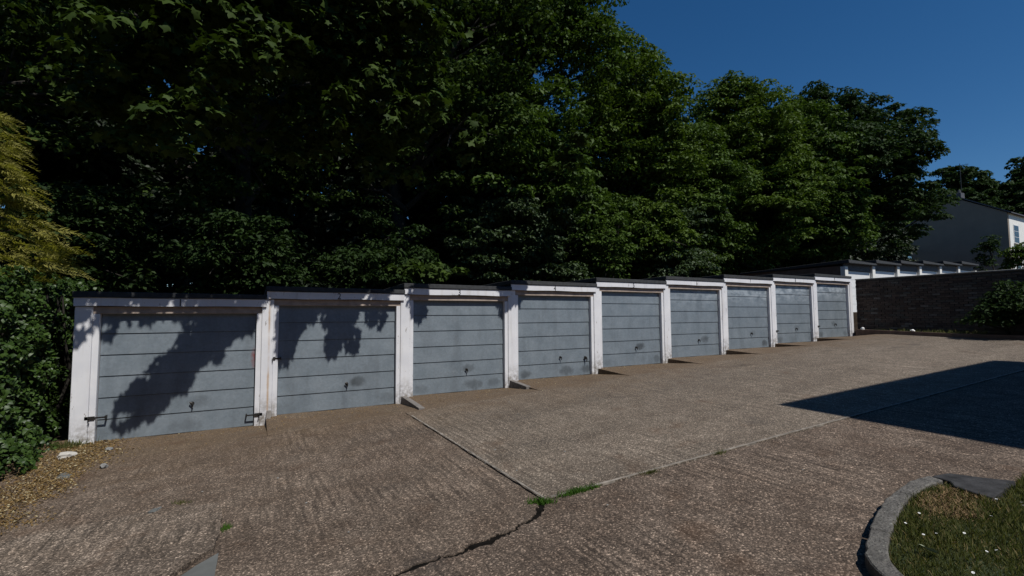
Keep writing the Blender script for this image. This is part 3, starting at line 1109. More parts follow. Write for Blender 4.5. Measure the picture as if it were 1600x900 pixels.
def blades(name, P, z, hmin, hmax, mat, lean=.5, par=None):
    n = len(P)
    pos = np.stack([P[:, 0], P[:, 1], z], -1)
    tang = np.stack([rng.normal(size=n) * lean, rng.normal(size=n) * lean, np.ones(n)], -1)
    nr = np.stack([rng.normal(size=n), rng.normal(size=n), np.full(n, .2)], -1)
    return link(name, scatter(name, pos, nr, rng.uniform(hmin, hmax, n), 'blade', tang), mat, par)


hsc = 0.6 + 0.5 * np.clip(snoise(grass_p, 2.2, 5) * .5 + .5, 0, 1)
n = len(grass_p)
pos = np.stack([grass_p[:, 0], grass_p[:, 1], plane(grass_p[:, 0]) + .04], -1)
tang = np.stack([rng.normal(size=n) * .7, rng.normal(size=n) * .7, np.ones(n)], -1)
nr = np.stack([rng.normal(size=n), rng.normal(size=n), np.full(n, .2)], -1)
gr = link('grass', scatter('grass', pos, nr, rng.uniform(.03, .075, n) * hsc, 'blade', tang), 'grass_blade')
tag(gr, 'short green lawn grass inside the curved kerb', 'grass', kind='stuff')
n = len(dry_p)
pos = np.stack([dry_p[:, 0], dry_p[:, 1], plane(dry_p[:, 0]) + .047 + rng.uniform(0, .012, n)], -1)
tang = np.stack([rng.normal(size=n), rng.normal(size=n), rng.normal(size=n) * .15 + .12], -1)
nr = np.stack([rng.normal(size=n) * .3, rng.normal(size=n) * .3, np.ones(n)], -1)
tag(link('dry_grass', scatter('dry_grass', pos, nr, rng.uniform(.025, .06, n), 'blade', tang), 'straw'), 'patch of dead straw-coloured grass behind the kerb', 'grass', kind='stuff')
dm = MB()
for k in range(10):
    a = k * 2 * math.pi / 10
    c, s = math.cos(a), math.sin(a)
    dm.add([(.002 * c, .002 * s, .001), (.011 * c - .004 * s, .011 * s + .004 * c, .002), (.015 * c, .015 * s, .003), (.011 * c + .004 * s, .011 * s - .004 * c, .002)], [(0, 1, 2, 3)])
dm = dm.mesh('daisy')
dm.materials.append(MAT['daisy_white'])
dp = Pg[(Pg[:, 0] < 8.6) & (Pg[:, 1] > -8.75) & (~isdry)]
dp = dp[rng.permutation(len(dp))]
for k in range(26):
    o = link('daisy', dm, None, None, (dp[k, 0], dp[k, 1], plane(dp[k, 0]) + .085))
    o.scale = (.6, .6, .6)
    o.rotation_euler = (rng.uniform(-.4, .4), rng.uniform(-.4, .4), rng.uniform(0, 6))
    tag(o, 'tiny white daisy flower in the grass bed', 'flower', 'daisies in the grass bed')
fl_ = MB().add([(0, -.06, 0), (.035, -.01, .012), (.02, .05, .02), (0, .075, .012), (-.025, .045, .006), (-.035, -.015, .016), (0, 0, -.006)], [(6, 0, 1), (6, 1, 2), (6, 2, 3), (6, 3, 4), (6, 4, 5), (6, 5, 0)]).build('fallen_leaf', 'paper', None, (5.92, -8.13, plane(5.92) + .105))
fl_.rotation_euler = (.3, .5, .6)
fl_.scale = (.8, .8, .8)
tag(fl_, 'pale fallen leaf lying on the grass near the kerb', 'leaf')

# ---------------------------------------------------------------- weeds in the joints
TW = [(4.43, -5.84, .16, 260, 'bright green moss tuft where the crack meets the two concrete joints'),
      (4.84, -5.85, .30, 420, 'long bright green grass tuft in the slab joint'),
      (5.72, -5.905, .12, 120, 'small dark weed in the slab joint, second from the crack'),
      (6.76, -5.94, .11, 120, 'small dark weed in the slab joint, farthest from the crack'),
      (1.925, -4.66, .06, 120, 'little green moss tuft beside the broken slab edge'),
      (1.50, -3.70, .13, 70, 'sparse green weed patch on the concrete before the first garage')]
for k, (x, y, w, nb, lab) in enumerate(TW):
    dirx = np.array([1, -.051]) if k in (1, 2, 3) else (np.array([.1, 1]) if k == 4 else np.array([.8, -.5]))
    P_ = np.array([x, y]) + np.clip(rng.normal(size=(nb, 1)), -1.7, 1.7) * dirx * w * .42 + np.clip(rng.normal(size=(nb, 2)), -2, 2) * .018
    tag(blades('grass_tuft', P_, plane(P_[:, 0]) - .01, .03, .075 if k < 2 else .055, 'grass_fresh' if k in (0, 1, 4) else 'grass_blade', .9), lab, 'weeds')

# ---------------------------------------------------------------- litter strip beside the hedge, stones
P_ = np.stack([rng.normal(-.05, .30, 16000), rng.uniform(-3.6, .05, 16000)], -1)
edge = .42 + .25 * snoise(P_, 1.6, 8) + rng.normal(0, .13, 16000) - .32 * np.clip((-P_[:, 1] - 1.6) / 1.5, 0, 1)
P_ = P_[(P_[:, 0] < edge) & (P_[:, 0] > -.8)]
n = len(P_)


def apron_z(x, y):
    t = np.clip((-y - .05) / 1.12, 0, 1)
    t = t * t * (3 - 2 * t) * .4 + t * .6
    return ZB[0] * (1 - t) + (plane(x) + .002) * t


zz = np.where(P_[:, 1] > AY, apron_z(P_[:, 0], P_[:, 1]), plane(P_[:, 0]))
pos = np.stack([P_[:, 0], P_[:, 1], zz + rng.uniform(.003, .022, n)], -1)
nr = np.stack([rng.normal(size=n) * .4, rng.normal(size=n) * .4, np.ones(n)], -1)
tag(link('leaf_litter', scatter('leaf_litter', pos, nr, rng.uniform(.006, .022, n) * rng.uniform(.6, 1.3, n), 'oval'), 'litter'), 'orange and straw-coloured dry leaf litter along the hedge foot', 'litter', kind='stuff')
# thin scatter of the same on the aprons
P_ = np.stack([rng.uniform(-.3, 13, 1500), -np.abs(rng.normal(0, .5, 1500)) - .1], -1)
ii = np.clip(((P_[:, 0] + .175) / PITCH).astype(int), 0, 8)
t = np.clip((-P_[:, 1] - .05) / 1.12, 0, 1)
t = t * t * (3 - 2 * t) * .4 + t * .6
zz = np.array(ZB)[ii] * (1 - t) + (plane(P_[:, 0]) + .002) * t
pos = np.stack([P_[:, 0], P_[:, 1], zz + .012], -1)
nr = np.stack([rng.normal(size=1500) * .4, rng.normal(size=1500) * .4, np.ones(1500)], -1)
tag(link('grit', scatter('grit', pos, nr, rng.uniform(.006, .018, 1500), 'oval'), 'litter'), 'fine tan grit and leaf scraps on the garage aprons', 'grit', kind='stuff')


def stone(name, loc, sx, sy, sz, mat, label, seed):
    r = random.Random(seed)
    bm = bmesh.new()
    bmesh.ops.create_icosphere(bm, subdivisions=2, radius=1)
    for v in bm.verts:
        k = 1 + r.uniform(-.3, .3)
        v.co = Vector((v.co.x * sx * k, v.co.y * sy * k, v.co.z * sz * k))
    me = bpy.data.meshes.new(name)
    bm.to_mesh(me)
    bm.free()
    o = link(name, me, mat, None, loc)
    o.rotation_euler = (0, 0, r.uniform(0, 3))
    tag(o, label, 'stone')


stone('stone', (-.16, -.72, apron_z(-.16, -.72) + .03), .10, .06, .045, 'stone_pale', 'pale broken stone lying against the foot of the hedge', 1)
stone('stone', (.44, -1.62, plane(.44) + .02), .045, .04, .035, 'stone_grey', 'small round grey stone on the concrete near the leaf litter', 2)
stone('stone', (.10, -1.72, plane(.1) + .008), .12, .07, .014, 'mortar_grey', 'flat grey stone half buried in the leaf litter', 3)
stone('stone', (.28, -.62, apron_z(.28, -.62) + .012), .09, .045, .018, 'stone_grey', 'thin grey stone flake in front of the first garage door corner', 4)
stone('stone', (1.29, -3.76, plane(1.29) + .006), .07, .035, .010, 'mortar_grey', 'flat grey stone flake on the concrete left of the slab joint', 5)
stone('stone', (22.0, -.55, plane(22) + .17), .06, .05, .05, 'daisy_white', 'small white stone on the bed beside the ninth garage', 6)
stone('stone', (21.75, -2.15, plane(21.7) + .17), .06, .05, .04, 'daisy_white', 'small white stone on the bed below the middle of the brick wall', 7)
P_ = np.stack([rng.uniform(1, 18, 260), rng.uniform(-8, -1.4, 260)], -1)
mb = MB()
for k in range(70):
    x, y = rng.uniform(8.5, 17), rng.uniform(-3.2, -1.4)
    if k > 45:
        x, y = rng.uniform(1, 8), rng.uniform(-7, -1.5)
    s = rng.uniform(.005, .014)
    zz = plane(x) + .012
    mb.add([(x - s, y, zz), (x, y - s, zz), (x + s * 1.2, y, zz), (x, y + s, zz), (x, y, zz + s * .8)], [(0, 1, 4), (1, 2, 4), (2, 3, 4), (3, 0, 4), (3, 2, 1, 0)])
tag(mb.build('chippings', 'stone_grey'), 'scattered pale stone chippings on the yard concrete', 'gravel', kind='stuff')


# ---------------------------------------------------------------- trees
def sun_ok(c, lim):
    """keep foliage out of the sun's way to the doors and the yard, as it is in the place"""
    y = c[:, 1]
    t = np.maximum(-y, 0) / -SD.y
    xs, zs = c[:, 0] - SD.x * t, c[:, 2] - SD.z * t
    return (y > 0.15) | (zs > lim(xs))


def fac_lim(xs):
    # lowest height on the garage front that the canopy may shade
    ztop = np.interp(xs, (np.arange(9) * PITCH + 1.06), ZT)
    return np.where(xs < -.5, 5.6, np.where(xs < 4.3, ztop + .32, np.where(xs < 6.6, ztop + .6, ztop + .9)))


def clump_leaves(C, rad, per, flat=.55, up=.55):
    """leaves on the upper, outer skin of each flattened clump"""
    n = len(C) * per
    d = sphere(n)
    d[:, 2] = np.where(d[:, 2] < -.25, -d[:, 2], d[:, 2])
    rr_ = rng.uniform(.45, 1.0, (n, 1)) ** .5
    Rr = np.repeat(rad, per)[:, None]
    off = d * rr_ * Rr
    off[:, 2] *= flat
    P = np.repeat(C, per, 0) + off
    N = d * .55 + np.array([0, 0, up]) + rng.normal(size=(n, 3)) * .42
    return P, N, d


def tree(name, label, base, crown, rad, nsub, subr, nclump, per, lsize, tpl, mat, seed, trunk_r=.22, extra=None, lim=fac_lim, clr=(.45, .8), group='trees behind the garages', low=-.9, cat='tree', free=False):
    global rng
    rng = np.random.default_rng(seed)
    o = empty(name, base)
    tag(o, label, cat, group)
    crown, rad = np.array(crown, float), np.array(rad, float)
    d = sphere(nsub * 3)
    d = d[d[:, 2] > low][:nsub]
    k = rng.uniform(.35, 1.0, (len(d), 1)) ** .6
    sub = crown + d * k * (rad - subr * .55)
    sr = subr * rng.uniform(.7, 1.25, len(sub))
    idx = rng.integers(0, len(sub), nclump)
    dd = sphere(nclump)
    dd[:, 2] = np.where((dd[:, 2] < -.3) & (rng.random(nclump) < .6), -dd[:, 2], dd[:, 2])
    kk = np.where(rng.random((nclump, 1)) < .82, rng.uniform(.75, 1.05, (nclump, 1)), rng.uniform(.1, .75, (nclump, 1)))
    C = sub[idx] + dd * kk * sr[idx][:, None]
    ok = sun_ok(C, lim)
    # nothing inside the garage roofs
    if free:
        ok[:] = True
    ok &= free | ~((C[:, 1] < 5.6) & (C[:, 0] < 24) & (C[:, 2] < plane(C[:, 0]) + 2.75))
    ok &= ~((C[:, 1] < 7.6) & (C[:, 0] > 24) & (C[:, 2] < 5.2) & (C[:, 0] < 43))
    ok &= C[:, 2] > ground_h(C[:, 0], C[:, 1]) + .5
    C = C[ok]
    cr = rng.uniform(clr[0], clr[1], len(C))
    P, N, dl = clump_leaves(C, cr, per)
    if extra is not None:
        for q, pr in extra:
            P2_, N2_, d2_ = clump_leaves(q[:, :3], q[:, 3], pr, .8)
            P, N, dl = np.concatenate([P, P2_]), np.concatenate([N, N2_]), np.concatenate([dl, d2_])
    tang = np.stack([dl[:, 0], dl[:, 1], -.35 + 0 * dl[:, 2]], -1) + rng.normal(size=dl.shape) * .5
    sz = rng.uniform(.6, 1.25, len(P)) * lsize
    b = np.array(base)
    link('crown', scatter('crown', P - b, N, sz, tpl, tang), mat, o)
    # trunk and limbs
    mb = MB()
    th = crown[2] - base[2]
    p = [Vector((0, 0, -.4)), Vector((rng.normal(0, .15), rng.normal(0, .15), th * .35)), Vector((rng.normal(0, .3), rng.normal(0, .3), th * .7)), Vector(crown - b) + Vector((0, 0, rad[2] * .45))]
    mb.tube(p, [trunk_r * 1.25, trunk_r, trunk_r * .75, trunk_r * .2], 9)
    for s_ in sub[:nsub]:
        e = Vector(s_ - b)
        q = p[1].lerp(p[3], min(.8, max(.0, (e.z - p[1].z) / max(.1, p[3].z - p[1].z) * .7)))
        m1 = q.lerp(e, .5) + Vector((rng.normal(0, .2), rng.normal(0, .2), .35))
        mb.tube([q, m1, e], [trunk_r * .42, trunk_r * .28, trunk_r * .08], 6)
        for j in range(2):
            t2 = e + Vector(rng.normal(0, .6, 3) * subr * .6)
            mb.tube([m1.lerp(e, .4), t2], [trunk_r * .18, .012], 5)
    mb.build('trunk', 'bark', o)
    return o


def gz(x, y):
    return float(ground_h(np.array([x]), np.array([y]))[0])


# overhanging boughs whose shadows lie on doors 1 to 4: listed where the shadow meets the front, lifted toward the sun
SH = []
SC = []


def bough(pts, t0, spread, nper, r):
    for (x, z) in pts:
        for k in range(nper):
            t = t0 + rng.normal(0, .25)
            q = np.array([x + rng.normal(0, spread), 0, z + rng.normal(0, spread)]) + np.array(SD) * t
            SH.append((*q, r * rng.uniform(.75, 1.2)))


bough([(.42, .42), (.52, .55), (.62, .66), (.72, .55), (.85, .78), (.72, .85), (.9, .95), (1.0, 1.12), (1.1, 1.0), (1.15, 1.3), (1.2, 1.5), (1.3, 1.3), (1.35, 1.62), (1.5, 1.45), (1.5, 1.75), (1.7, 1.62), (1.75, 1.85), (1.95, 1.8), (1.4, 1.85), (1.6, 1.95), (2.05, 1.95)], 4.6, .03, 2, .17)
bough([(1.0, 1.98), (.65, 2.02), (.05, 1.72), (.1, 1.92), (.45, 2.05)], 4.4, .05, 1, .17)
bough([(-.28, 1.75), (-.25, 1.95), (-.36, 1.6), (-.1, 1.98)], 4.4, .04, 1, .18)
bough([(2.55, 1.28), (2.6, 1.45), (2.65, 1.6), (2.72, 1.78), (2.58, 1.85), (2.9, 1.97), (3.1, 2.03)], 4.2, .03, 2, .15)
bough([(3.45, 1.36), (3.5, 1.5), (3.56, 1.66), (3.65, 1.8), (3.5, 1.92), (3.75, 1.95)], 4.2, .03, 2, .14)
bough([(4.2, 1.98), (4.3, 1.88), (3.3, 1.95)], 4.2, .03, 1, .14)
bough([(3.78, 1.38), (3.80, 1.46)], 4.0, .02, 1, .12)
bough([(5.05, 1.98), (5.0, 2.1), (5.1, 2.2), (5.12, 2.4)], 3.6, .04, 2, .15)
bough([(7.15, 2.15), (7.2, 2.28), (7.1, 2.38), (7.38, 2.3), (7.42, 2.18), (7.4, 2.48)], 3.4, .04, 2, .14)
# canopy that keeps the fascias of garages 1 and 2 in shade
for k in range(230):
    x, z, t = rng.uniform(-.3, 4.3), rng.uniform(2.3, 3.2), rng.uniform(2.2, 5.2)
    SC.append((*(np.array([x, 0, z]) + np.array(SD) * t), rng.uniform(.2, .34)))
SB = []
for k in range(26):                      # the low spray that rests on the roof edge above the third door
    SB.append((rng.normal(5.45, .38), rng.uniform(.1, .9), 2.76 + abs(rng.normal(0, .12)), rng.uniform(.14, .22)))
SH = [(np.array(SH), 20), (np.array(SC), 42), (np.array(SB), 24)]

TREES = [
    ('sycamore_tree', 'dark spreading sycamore at far left, rising behind the golden conifer', (-5.2, 7.2), (-4.6, 6.0, 10.5), (5.2, 5.0, 8.0), 24, 2.2, 460, 70, .105, 'maple', 'leaf_sycamore_shade', 11),
    ('sycamore_tree', 'tall dark sycamore behind the first and second garages, boughs hanging over their doors', (1.6, 8.2), (1.8, 6.2, 11.0), (5.0, 5.4, 8.2), 26, 2.2, 520, 70, .105, 'maple', 'leaf_sycamore_shade', 12),
    ('sycamore_tree', 'tall dark sycamore behind the third and fourth garages, filling the top of the picture', (7.2, 8.6), (7.4, 7.4, 10.8), (4.6, 4.8, 8.6), 26, 2.2, 560, 70, .105, 'maple', 'leaf_sycamore_shade', 13),
    ('sycamore_tree', 'tall leafy tree behind the fifth garage whose right edge meets the sky', (12.6, 9.0), (12.4, 8.0, 11.2), (4.3, 4.4, 8.4), 30, 2.0, 1100, 84, .13, 'oval', 'leaf_sycamore', 14),
    ('broadleaf_tree', 'rounded green tree behind the sixth and seventh garages, stepping down from the tallest', (18.6, 9.0), (18.6, 8.6, 9.3), (3.6, 3.6, 7.2), 30, 1.9, 1050, 84, .13, 'oval', 'leaf_bright', 15),
    ('broadleaf_tree', 'rounded green tree with domed top behind the eighth and ninth garages', (28.2, 9.6), (28.0, 8.2, 9.6), (3.9, 3.9, 7.3), 34, 1.9, 1200, 84, .14, 'oval', 'leaf_bright', 16),
    ('broadleaf_tree', 'lower rounded green tree in the dip behind the ninth garage', (23.4, 9.6), (23.2, 8.8, 7.2), (3.5, 3.5, 5.2), 22, 1.7, 760, 80, .13, 'oval', 'leaf_sycamore', 19),
    ('broadleaf_tree', 'broad green tree above the start of the far white garages', (33.0, 9.2), (32.6, 7.8, 8.9), (3.6, 3.8, 6.4), 30, 1.9, 1050, 80, .15, 'oval', 'leaf_sycamore', 17),
    ('broadleaf_tree', 'dark crowned tree above the far white garages, tallest on the right', (36.4, 8.6), (37.0, 6.6, 10.8), (4.9, 4.8, 6.8), 30, 1.9, 1050, 80, .16, 'oval', 'leaf_dark', 18)]
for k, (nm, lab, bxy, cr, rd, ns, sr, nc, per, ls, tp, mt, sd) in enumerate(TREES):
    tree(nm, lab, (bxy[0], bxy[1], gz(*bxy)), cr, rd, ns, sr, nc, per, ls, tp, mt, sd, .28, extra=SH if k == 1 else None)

# shrubs and saplings filling the strip just behind the garage roofs
SHRUB = [(-2.2, 6.9, 3.2, 1.9, 2.4, 'leaf_dark', 'dark shrub behind the hedge end of the first garage'),  # first three shrubs: canopy shade painted in by the dark leaf colour
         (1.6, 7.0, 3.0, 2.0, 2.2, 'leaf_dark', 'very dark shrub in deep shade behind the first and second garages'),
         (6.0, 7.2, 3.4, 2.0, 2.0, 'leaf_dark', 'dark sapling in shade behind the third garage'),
         (9.6, 7.0, 4.6, 2.3, 2.9, 'leaf_grey', 'grey-green leafy shrub behind the fourth garage'),
         (13.0, 7.0, 4.6, 2.2, 2.6, 'leaf_grey', 'grey-green leafy shrub behind the fifth garage'),
         (16.6, 7.0, 4.8, 2.3, 2.7, 'leaf_sycamore', 'green leafy shrub behind the sixth and seventh garages'),
         (20.4, 7.2, 5.2, 2.4, 3.0, 'leaf_grey', 'grey-green leafy shrub behind the ninth garage'),
         (27.6, 9.6, 6.0, 2.6, 2.8, 'leaf_grey', 'grey-green shrub behind the first two far garages'),
         (32.5, 9.6, 6.2, 2.6, 2.8, 'leaf_sycamore', 'green shrub behind the middle far garages'),
         (37.5, 9.4, 6.6, 2.8, 2.8, 'leaf_sycamore', 'green shrub behind the last far garages'),
         (23.0, 8.0, 5.4, 2.2, 2.8, 'leaf_grey', 'grey-green shrub behind the top of the brick wall'),
         (25.0, 8.3, 6.0, 2.2, 2.4, 'leaf_sycamore', 'green shrub behind the dark flank of the far garages')]
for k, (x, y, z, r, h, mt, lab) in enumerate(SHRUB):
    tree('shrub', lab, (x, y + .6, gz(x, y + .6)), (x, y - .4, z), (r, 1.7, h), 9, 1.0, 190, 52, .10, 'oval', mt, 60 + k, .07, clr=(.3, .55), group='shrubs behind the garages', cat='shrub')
# the single spray of leaves that rests on the roof edge of garage 3
# back row that closes the view under the crowns
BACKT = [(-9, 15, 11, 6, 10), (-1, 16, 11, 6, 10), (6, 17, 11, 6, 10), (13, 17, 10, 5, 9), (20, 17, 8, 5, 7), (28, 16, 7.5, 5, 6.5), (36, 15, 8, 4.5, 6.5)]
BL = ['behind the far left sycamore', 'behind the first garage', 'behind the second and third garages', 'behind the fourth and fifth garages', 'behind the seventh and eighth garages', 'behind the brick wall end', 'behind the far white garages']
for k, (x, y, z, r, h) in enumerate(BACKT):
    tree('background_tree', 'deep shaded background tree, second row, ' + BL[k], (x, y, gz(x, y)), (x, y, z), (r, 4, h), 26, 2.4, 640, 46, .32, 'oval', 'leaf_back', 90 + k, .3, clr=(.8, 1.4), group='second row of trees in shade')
for k, (y, lab) in enumerate(((-3.5, 'added unseen tree cutting sky light, level with the conifer'), (-11.5, 'added unseen tree cutting sky light, behind the viewpoint'), (-18.5, 'added unseen tree cutting sky light, at the corner of the flats'))):  # out-of-view trees added to reduce sky fill
    tree('sky_block_tree', lab, (-9.0, y, gz(-9, y)), (-9.0, y, 5.8), (4.0, 4.2, 5.2), 22, 1.9, 420, 44, .26, 'oval', 'leaf_dark', 140 + k, .25, free=True, clr=(.7, 1.1), group='added trees beyond the hedge that block sky light')
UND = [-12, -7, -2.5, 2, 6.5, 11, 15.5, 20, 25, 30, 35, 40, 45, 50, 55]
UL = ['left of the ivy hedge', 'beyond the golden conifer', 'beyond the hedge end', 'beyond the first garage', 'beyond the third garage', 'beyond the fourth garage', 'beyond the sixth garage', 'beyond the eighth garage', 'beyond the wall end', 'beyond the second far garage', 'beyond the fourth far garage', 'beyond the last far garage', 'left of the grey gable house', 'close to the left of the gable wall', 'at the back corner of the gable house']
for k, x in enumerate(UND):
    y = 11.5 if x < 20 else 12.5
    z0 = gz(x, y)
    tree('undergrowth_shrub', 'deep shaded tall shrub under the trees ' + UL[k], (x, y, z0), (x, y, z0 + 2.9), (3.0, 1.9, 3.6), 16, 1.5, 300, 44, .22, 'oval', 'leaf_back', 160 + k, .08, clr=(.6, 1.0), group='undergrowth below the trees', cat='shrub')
# distant trees by the house
tree('distant_tree', 'distant dark tree rising behind the grey gable house', (75, 15, 4), (75, 13.5, 13.6), (6.0, 5.2, 6.0), 26, 2.0, 900, 46, .28, 'oval', 'leaf_dark', 120, .3, group='distant trees by the house')
tree('distant_tree', 'distant dark conifer-like tree at the right edge of the picture', (84, 8.0, 4), (84, 8.6, 14.5), (4.8, 4.0, 6.8), 24, 2.0, 800, 46, .28, 'oval', 'leaf_dark', 121, .3, group='distant trees by the house')
tree('distant_tree', 'distant low rounded tree between the two dark trees behind the house roof', (79, 10.6, 4), (79, 10.6, 12.3), (5.0, 4.4, 5.4), 24, 1.9, 800, 46, .28, 'oval', 'leaf_dark', 127, .3, group='distant trees by the house')
tree('distant_tree', 'distant mid-green tree left of the house chimney', (66, 17.5, 4), (66, 17.0, 11.5), (5.8, 4.2, 6.0), 24, 2.0, 800, 46, .26, 'oval', 'leaf_sycamore', 122, .3, group='distant trees by the house')
tree('shrub', 'dark bare-stemmed shrub standing against the grey gable', (56.5, 5.2, 4.3), (56.5, 5.3, 6.6), (.7, .9, 2.0), 8, .6, 60, 30, .12, 'oval', 'leaf_dark', 123, .06, clr=(.25, .45), group='shrubs by the house', cat='shrub')
tree('shrub', 'yellow-green sunlit shrub at the foot of the white house front', (56.0, 3.4, 4.2), (56.0, 3.4, 5.9), (1.2, 1.2, 1.7), 8, .7, 90, 36, .14, 'oval', 'leaf_bright', 124, .06, clr=(.3, .5), group='shrubs by the house', cat='shrub')
nolim = lambda xs: np.full_like(xs, -50.0)
tree('shrub', 'dark leafy bush growing against the shaded brick wall', (21.95, -4.5, plane(21.9)), (21.8, -4.5, 1.75), (.8, 1.7, .85), 16, .45, 230, 40, .075, 'oval', 'leaf_dark', 125, .05, lim=nolim, free=True, clr=(.2, .38), group='shrubs by the wall', cat='shrub')
tree('shrub', 'dark ivy mass spilling over the brick wall at the right edge', (22.75, -6.0, 1.9), (22.4, -6.6, 2.6), (.6, 1.5, 1.1), 14, .5, 170, 40, .075, 'oval', 'leaf_dark', 126, .05, lim=nolim, free=True, clr=(.2, .38), group='shrubs by the wall', cat='shrub')

# weeds on the bed below the wall
rng = np.random.default_rng(300)
P_ = np.stack([rng.uniform(21.5, 22.5, 900), rng.uniform(-4, -.3, 900)], -1)
P_ = P_[in_poly(P_, bp)]
tag(blades('bed_weeds', P_, np.full(len(P_), plane(21.6) + .09), .04, .16, 'grass_blade', .6), 'low weeds on the shaded bed below the wall', 'weeds', kind='stuff')
# weeds at the foot of the first pier
P_ = np.stack([rng.normal(-.28, .10, 260), rng.normal(-.16, .06, 260)], -1)
tag(blades('grass_tuft', P_, np.full(len(P_), ZB[0] - .01), .04, .13, 'grass_blade', .6), 'weeds growing at the foot of the first white pier by the hedge', 'weeds')

# ---------------------------------------------------------------- ivy hedge at left
hedge = empty('ivy_hedge', (-1.4, -2.2, plane(-1.4)))
tag(hedge, 'dense glossy ivy hedge at the left beside the first garage', 'hedge')
b = np.array((-1.4, -2.2, plane(-1.4)))
rng = np.random.default_rng(200)


def hedge_face(u, z, bulge=0.0):
    return (-.50 + bulge + (.06 + .46 * np.clip(z / 2.4, 0, 1.1)) * np.clip(u - .1, -2.4, 0) - .35 * np.clip(-2.3 - u, 0, 3)
            + .17 * np.exp(-(z / .45) ** 2) - .50 * np.clip((u + .12) / .35, 0, 1) ** 2)


def hedge_surface(n):
    """points on a lumpy hedge: face toward the yard, the end by the garage, and the top"""
    u = rng.uniform(-5.0, 3.2, n)
    z = rng.uniform(0, 1, n) ** .85 * 2.75
    q = np.stack([u, z], -1)
    bulge = .20 * snoise(q, 1.6, 21) * .5 + .22 * snoise(q, 5.2, 22) * .5 - .05
    x = hedge_face(u, z, bulge)
    return np.stack([x, u, plane(x) + z], -1)


P1 = hedge_surface(24000)
P1[:, 0] -= np.abs(rng.normal(0, .035, len(P1)))
N1 = np.array([.5, -.6, .5]) + rng.normal(size=P1.shape) * .62
P2 = np.stack([rng.uniform(-2.8, -.7, 5000), rng.uniform(-5.0, 3.2, 5000), np.zeros(5000)], -1)
P2[:, 2] = plane(P2[:, 0]) + 2.65 + .18 * snoise(P2[:, :2], 2.5, 24) + rng.uniform(-.2, .1, 5000)
k2 = P2[:, 0] < hedge_face(P2[:, 1], np.full(5000, 2.6)) - .05
P2 = P2[k2]
N2 = np.array([.2, -.2, 1]) + rng.normal(size=P2.shape) * .5
P3 = hedge_surface(6000)
P3[:, 0] -= rng.uniform(.15, .5, 6000)
N3 = np.array([.6, -.3, .4]) + rng.normal(size=P3.shape) * .6
P4 = np.stack([rng.uniform(-2.6, -.7, 3000), np.full(3000, 3.2) + rng.normal(0, .1, 3000), rng.uniform(0, 2.7, 3000)], -1)
N4 = np.array([.3, .8, .3]) + rng.normal(size=P4.shape) * .5
PP, NN = np.concatenate([P1, P2, P3, P4]), np.concatenate([N1, N2, N3, N4])
tg = np.stack([rng.normal(size=len(PP)) * .5, rng.normal(size=len(PP)) * .5, -np.ones(len(PP))], -1)
link('foliage', scatter('foliage', PP - b, NN, rng.uniform(.026, .062, len(PP)), 'ivy', tg), 'leaf_ivy', hedge)
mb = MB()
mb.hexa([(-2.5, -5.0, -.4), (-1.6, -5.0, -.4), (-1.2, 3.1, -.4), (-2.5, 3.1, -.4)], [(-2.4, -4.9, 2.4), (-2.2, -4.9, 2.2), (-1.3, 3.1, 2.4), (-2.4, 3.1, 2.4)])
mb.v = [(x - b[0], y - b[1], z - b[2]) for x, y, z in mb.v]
tag(mb.build('inner_dark_core', 'leaf_back', hedge), kind='stuff')  # solid near-black core standing in for shade inside the hedge
mb = MB()
for k in range(16):
    y = -4.8 + k * .46
    y = -1.5 + k * .28
    mb.tube([(-1.1 - b[0], y - b[1], -.25 - b[2]), (-1.05 + rng.normal(0, .1) - b[0], y + rng.normal(0, .1) - b[1], .9 - b[2]), (-1.0 + rng.normal(0, .15) - b[0], y + rng.normal(0, .2) - b[1], 2.3 - b[2])], [.035, .025, .012], 6)
mb.build('stems', 'bark', hedge)

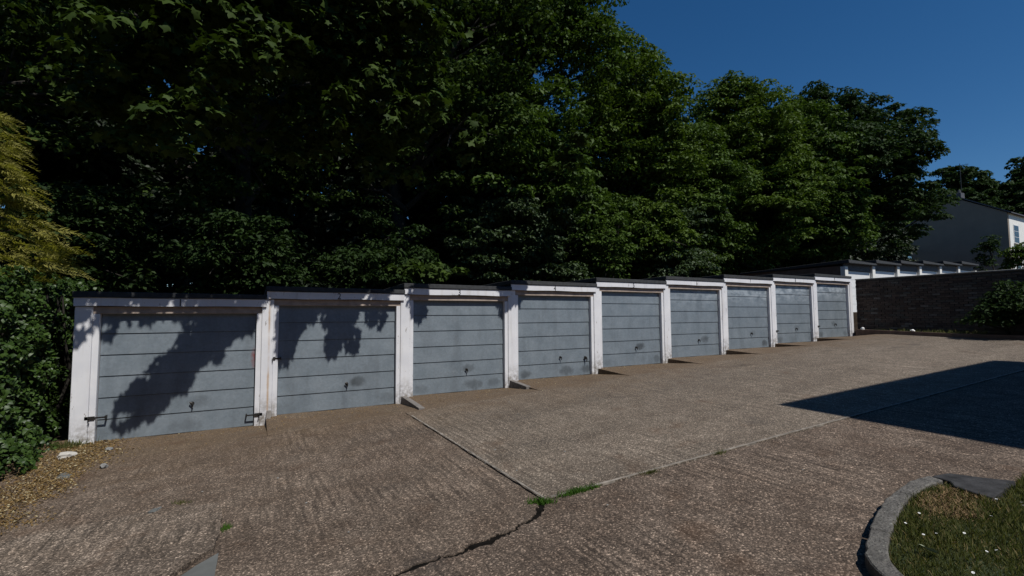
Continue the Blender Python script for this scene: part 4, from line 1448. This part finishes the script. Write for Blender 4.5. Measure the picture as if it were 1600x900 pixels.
# ---------------------------------------------------------------- golden conifer above the hedge
cb = np.array((-1.62, .45, plane(-1.6)))
con = empty('golden_conifer', cb)
tag(con, 'golden yellow feathery conifer rising above the ivy hedge at left', 'tree')
rng = np.random.default_rng(210)
SPR = []
for k in range(520):
    zr_ = rng.uniform(2.5, 5.1)
    rr_ = .74 * (1 - ((zr_ - 2.4) / 3.2) ** 1.6) + .12
    a = rng.uniform(0, 2 * math.pi)
    lump = 1 + .18 * math.sin(3 * a + zr_ * 4) + .12 * math.sin(7 * a - zr_ * 9)
    rad_ = rr_ * lump * rng.uniform(.72, 1.02)
    SPR.append((cb[0] + rad_ * math.cos(a), cb[1] + rad_ * math.sin(a), zr_, a))
for k in range(40):                      # drooping sprays low on the garage side
    a = rng.uniform(-.9, .5)
    zr_ = rng.uniform(2.6, 3.4)
    rad_ = rng.uniform(.85, 1.25)
    SPR.append((cb[0] + rad_ * math.cos(a), cb[1] + rad_ * math.sin(a), zr_, a))
LP, LN, LT, LS = [], [], [], []
for (x, y, z, a) in SPR:
    out = np.array([math.cos(a), math.sin(a), rng.uniform(-.35, .25)])
    out /= np.linalg.norm(out)
    side = np.cross(out, (0, 0, 1.0))
    side /= np.linalg.norm(side)
    side = side + np.array([0, 0, rng.uniform(.3, 1.3) * rng.choice((-1, 1))])
    L = rng.uniform(.24, .44)
    nn = np.cross(side, out)
    for j in range(13):
        s = j / 12
        p0 = np.array([x, y, z]) + out * (s - .55) * L + np.array([0, 0, -.10 * s * s * L * 3])
        for sg in (-1, 1):
            LP.append(p0)
            LT.append(out * .85 + side * sg * .75 * (1.05 - .5 * s) + rng.normal(size=3) * .12)
            LN.append(nn + rng.normal(size=3) * .25)
            LS.append((.11 - .06 * s) * rng.uniform(.7, 1.2))
LP, LN, LT, LS = map(np.array, (LP, LN, LT, LS))
link('crown', scatter('crown', LP - cb, LN, LS, 'lance', LT), 'leaf_gold', con)
mb = MB().tube([(0, 0, -.3), (.03, .02, 2.2), (0, 0, 5.0)], [.09, .07, .015], 8)
for k in range(26):
    z = 2.2 + k * .085
    a = k * 2.4
    r_ = .8 * (1 - (k / 30) ** 1.5)
    mb.tube([(0, 0, z), (r_ * math.cos(a), r_ * math.sin(a), z + .12)], [.022, .006], 5)
mb.build('trunk', 'bark', con)
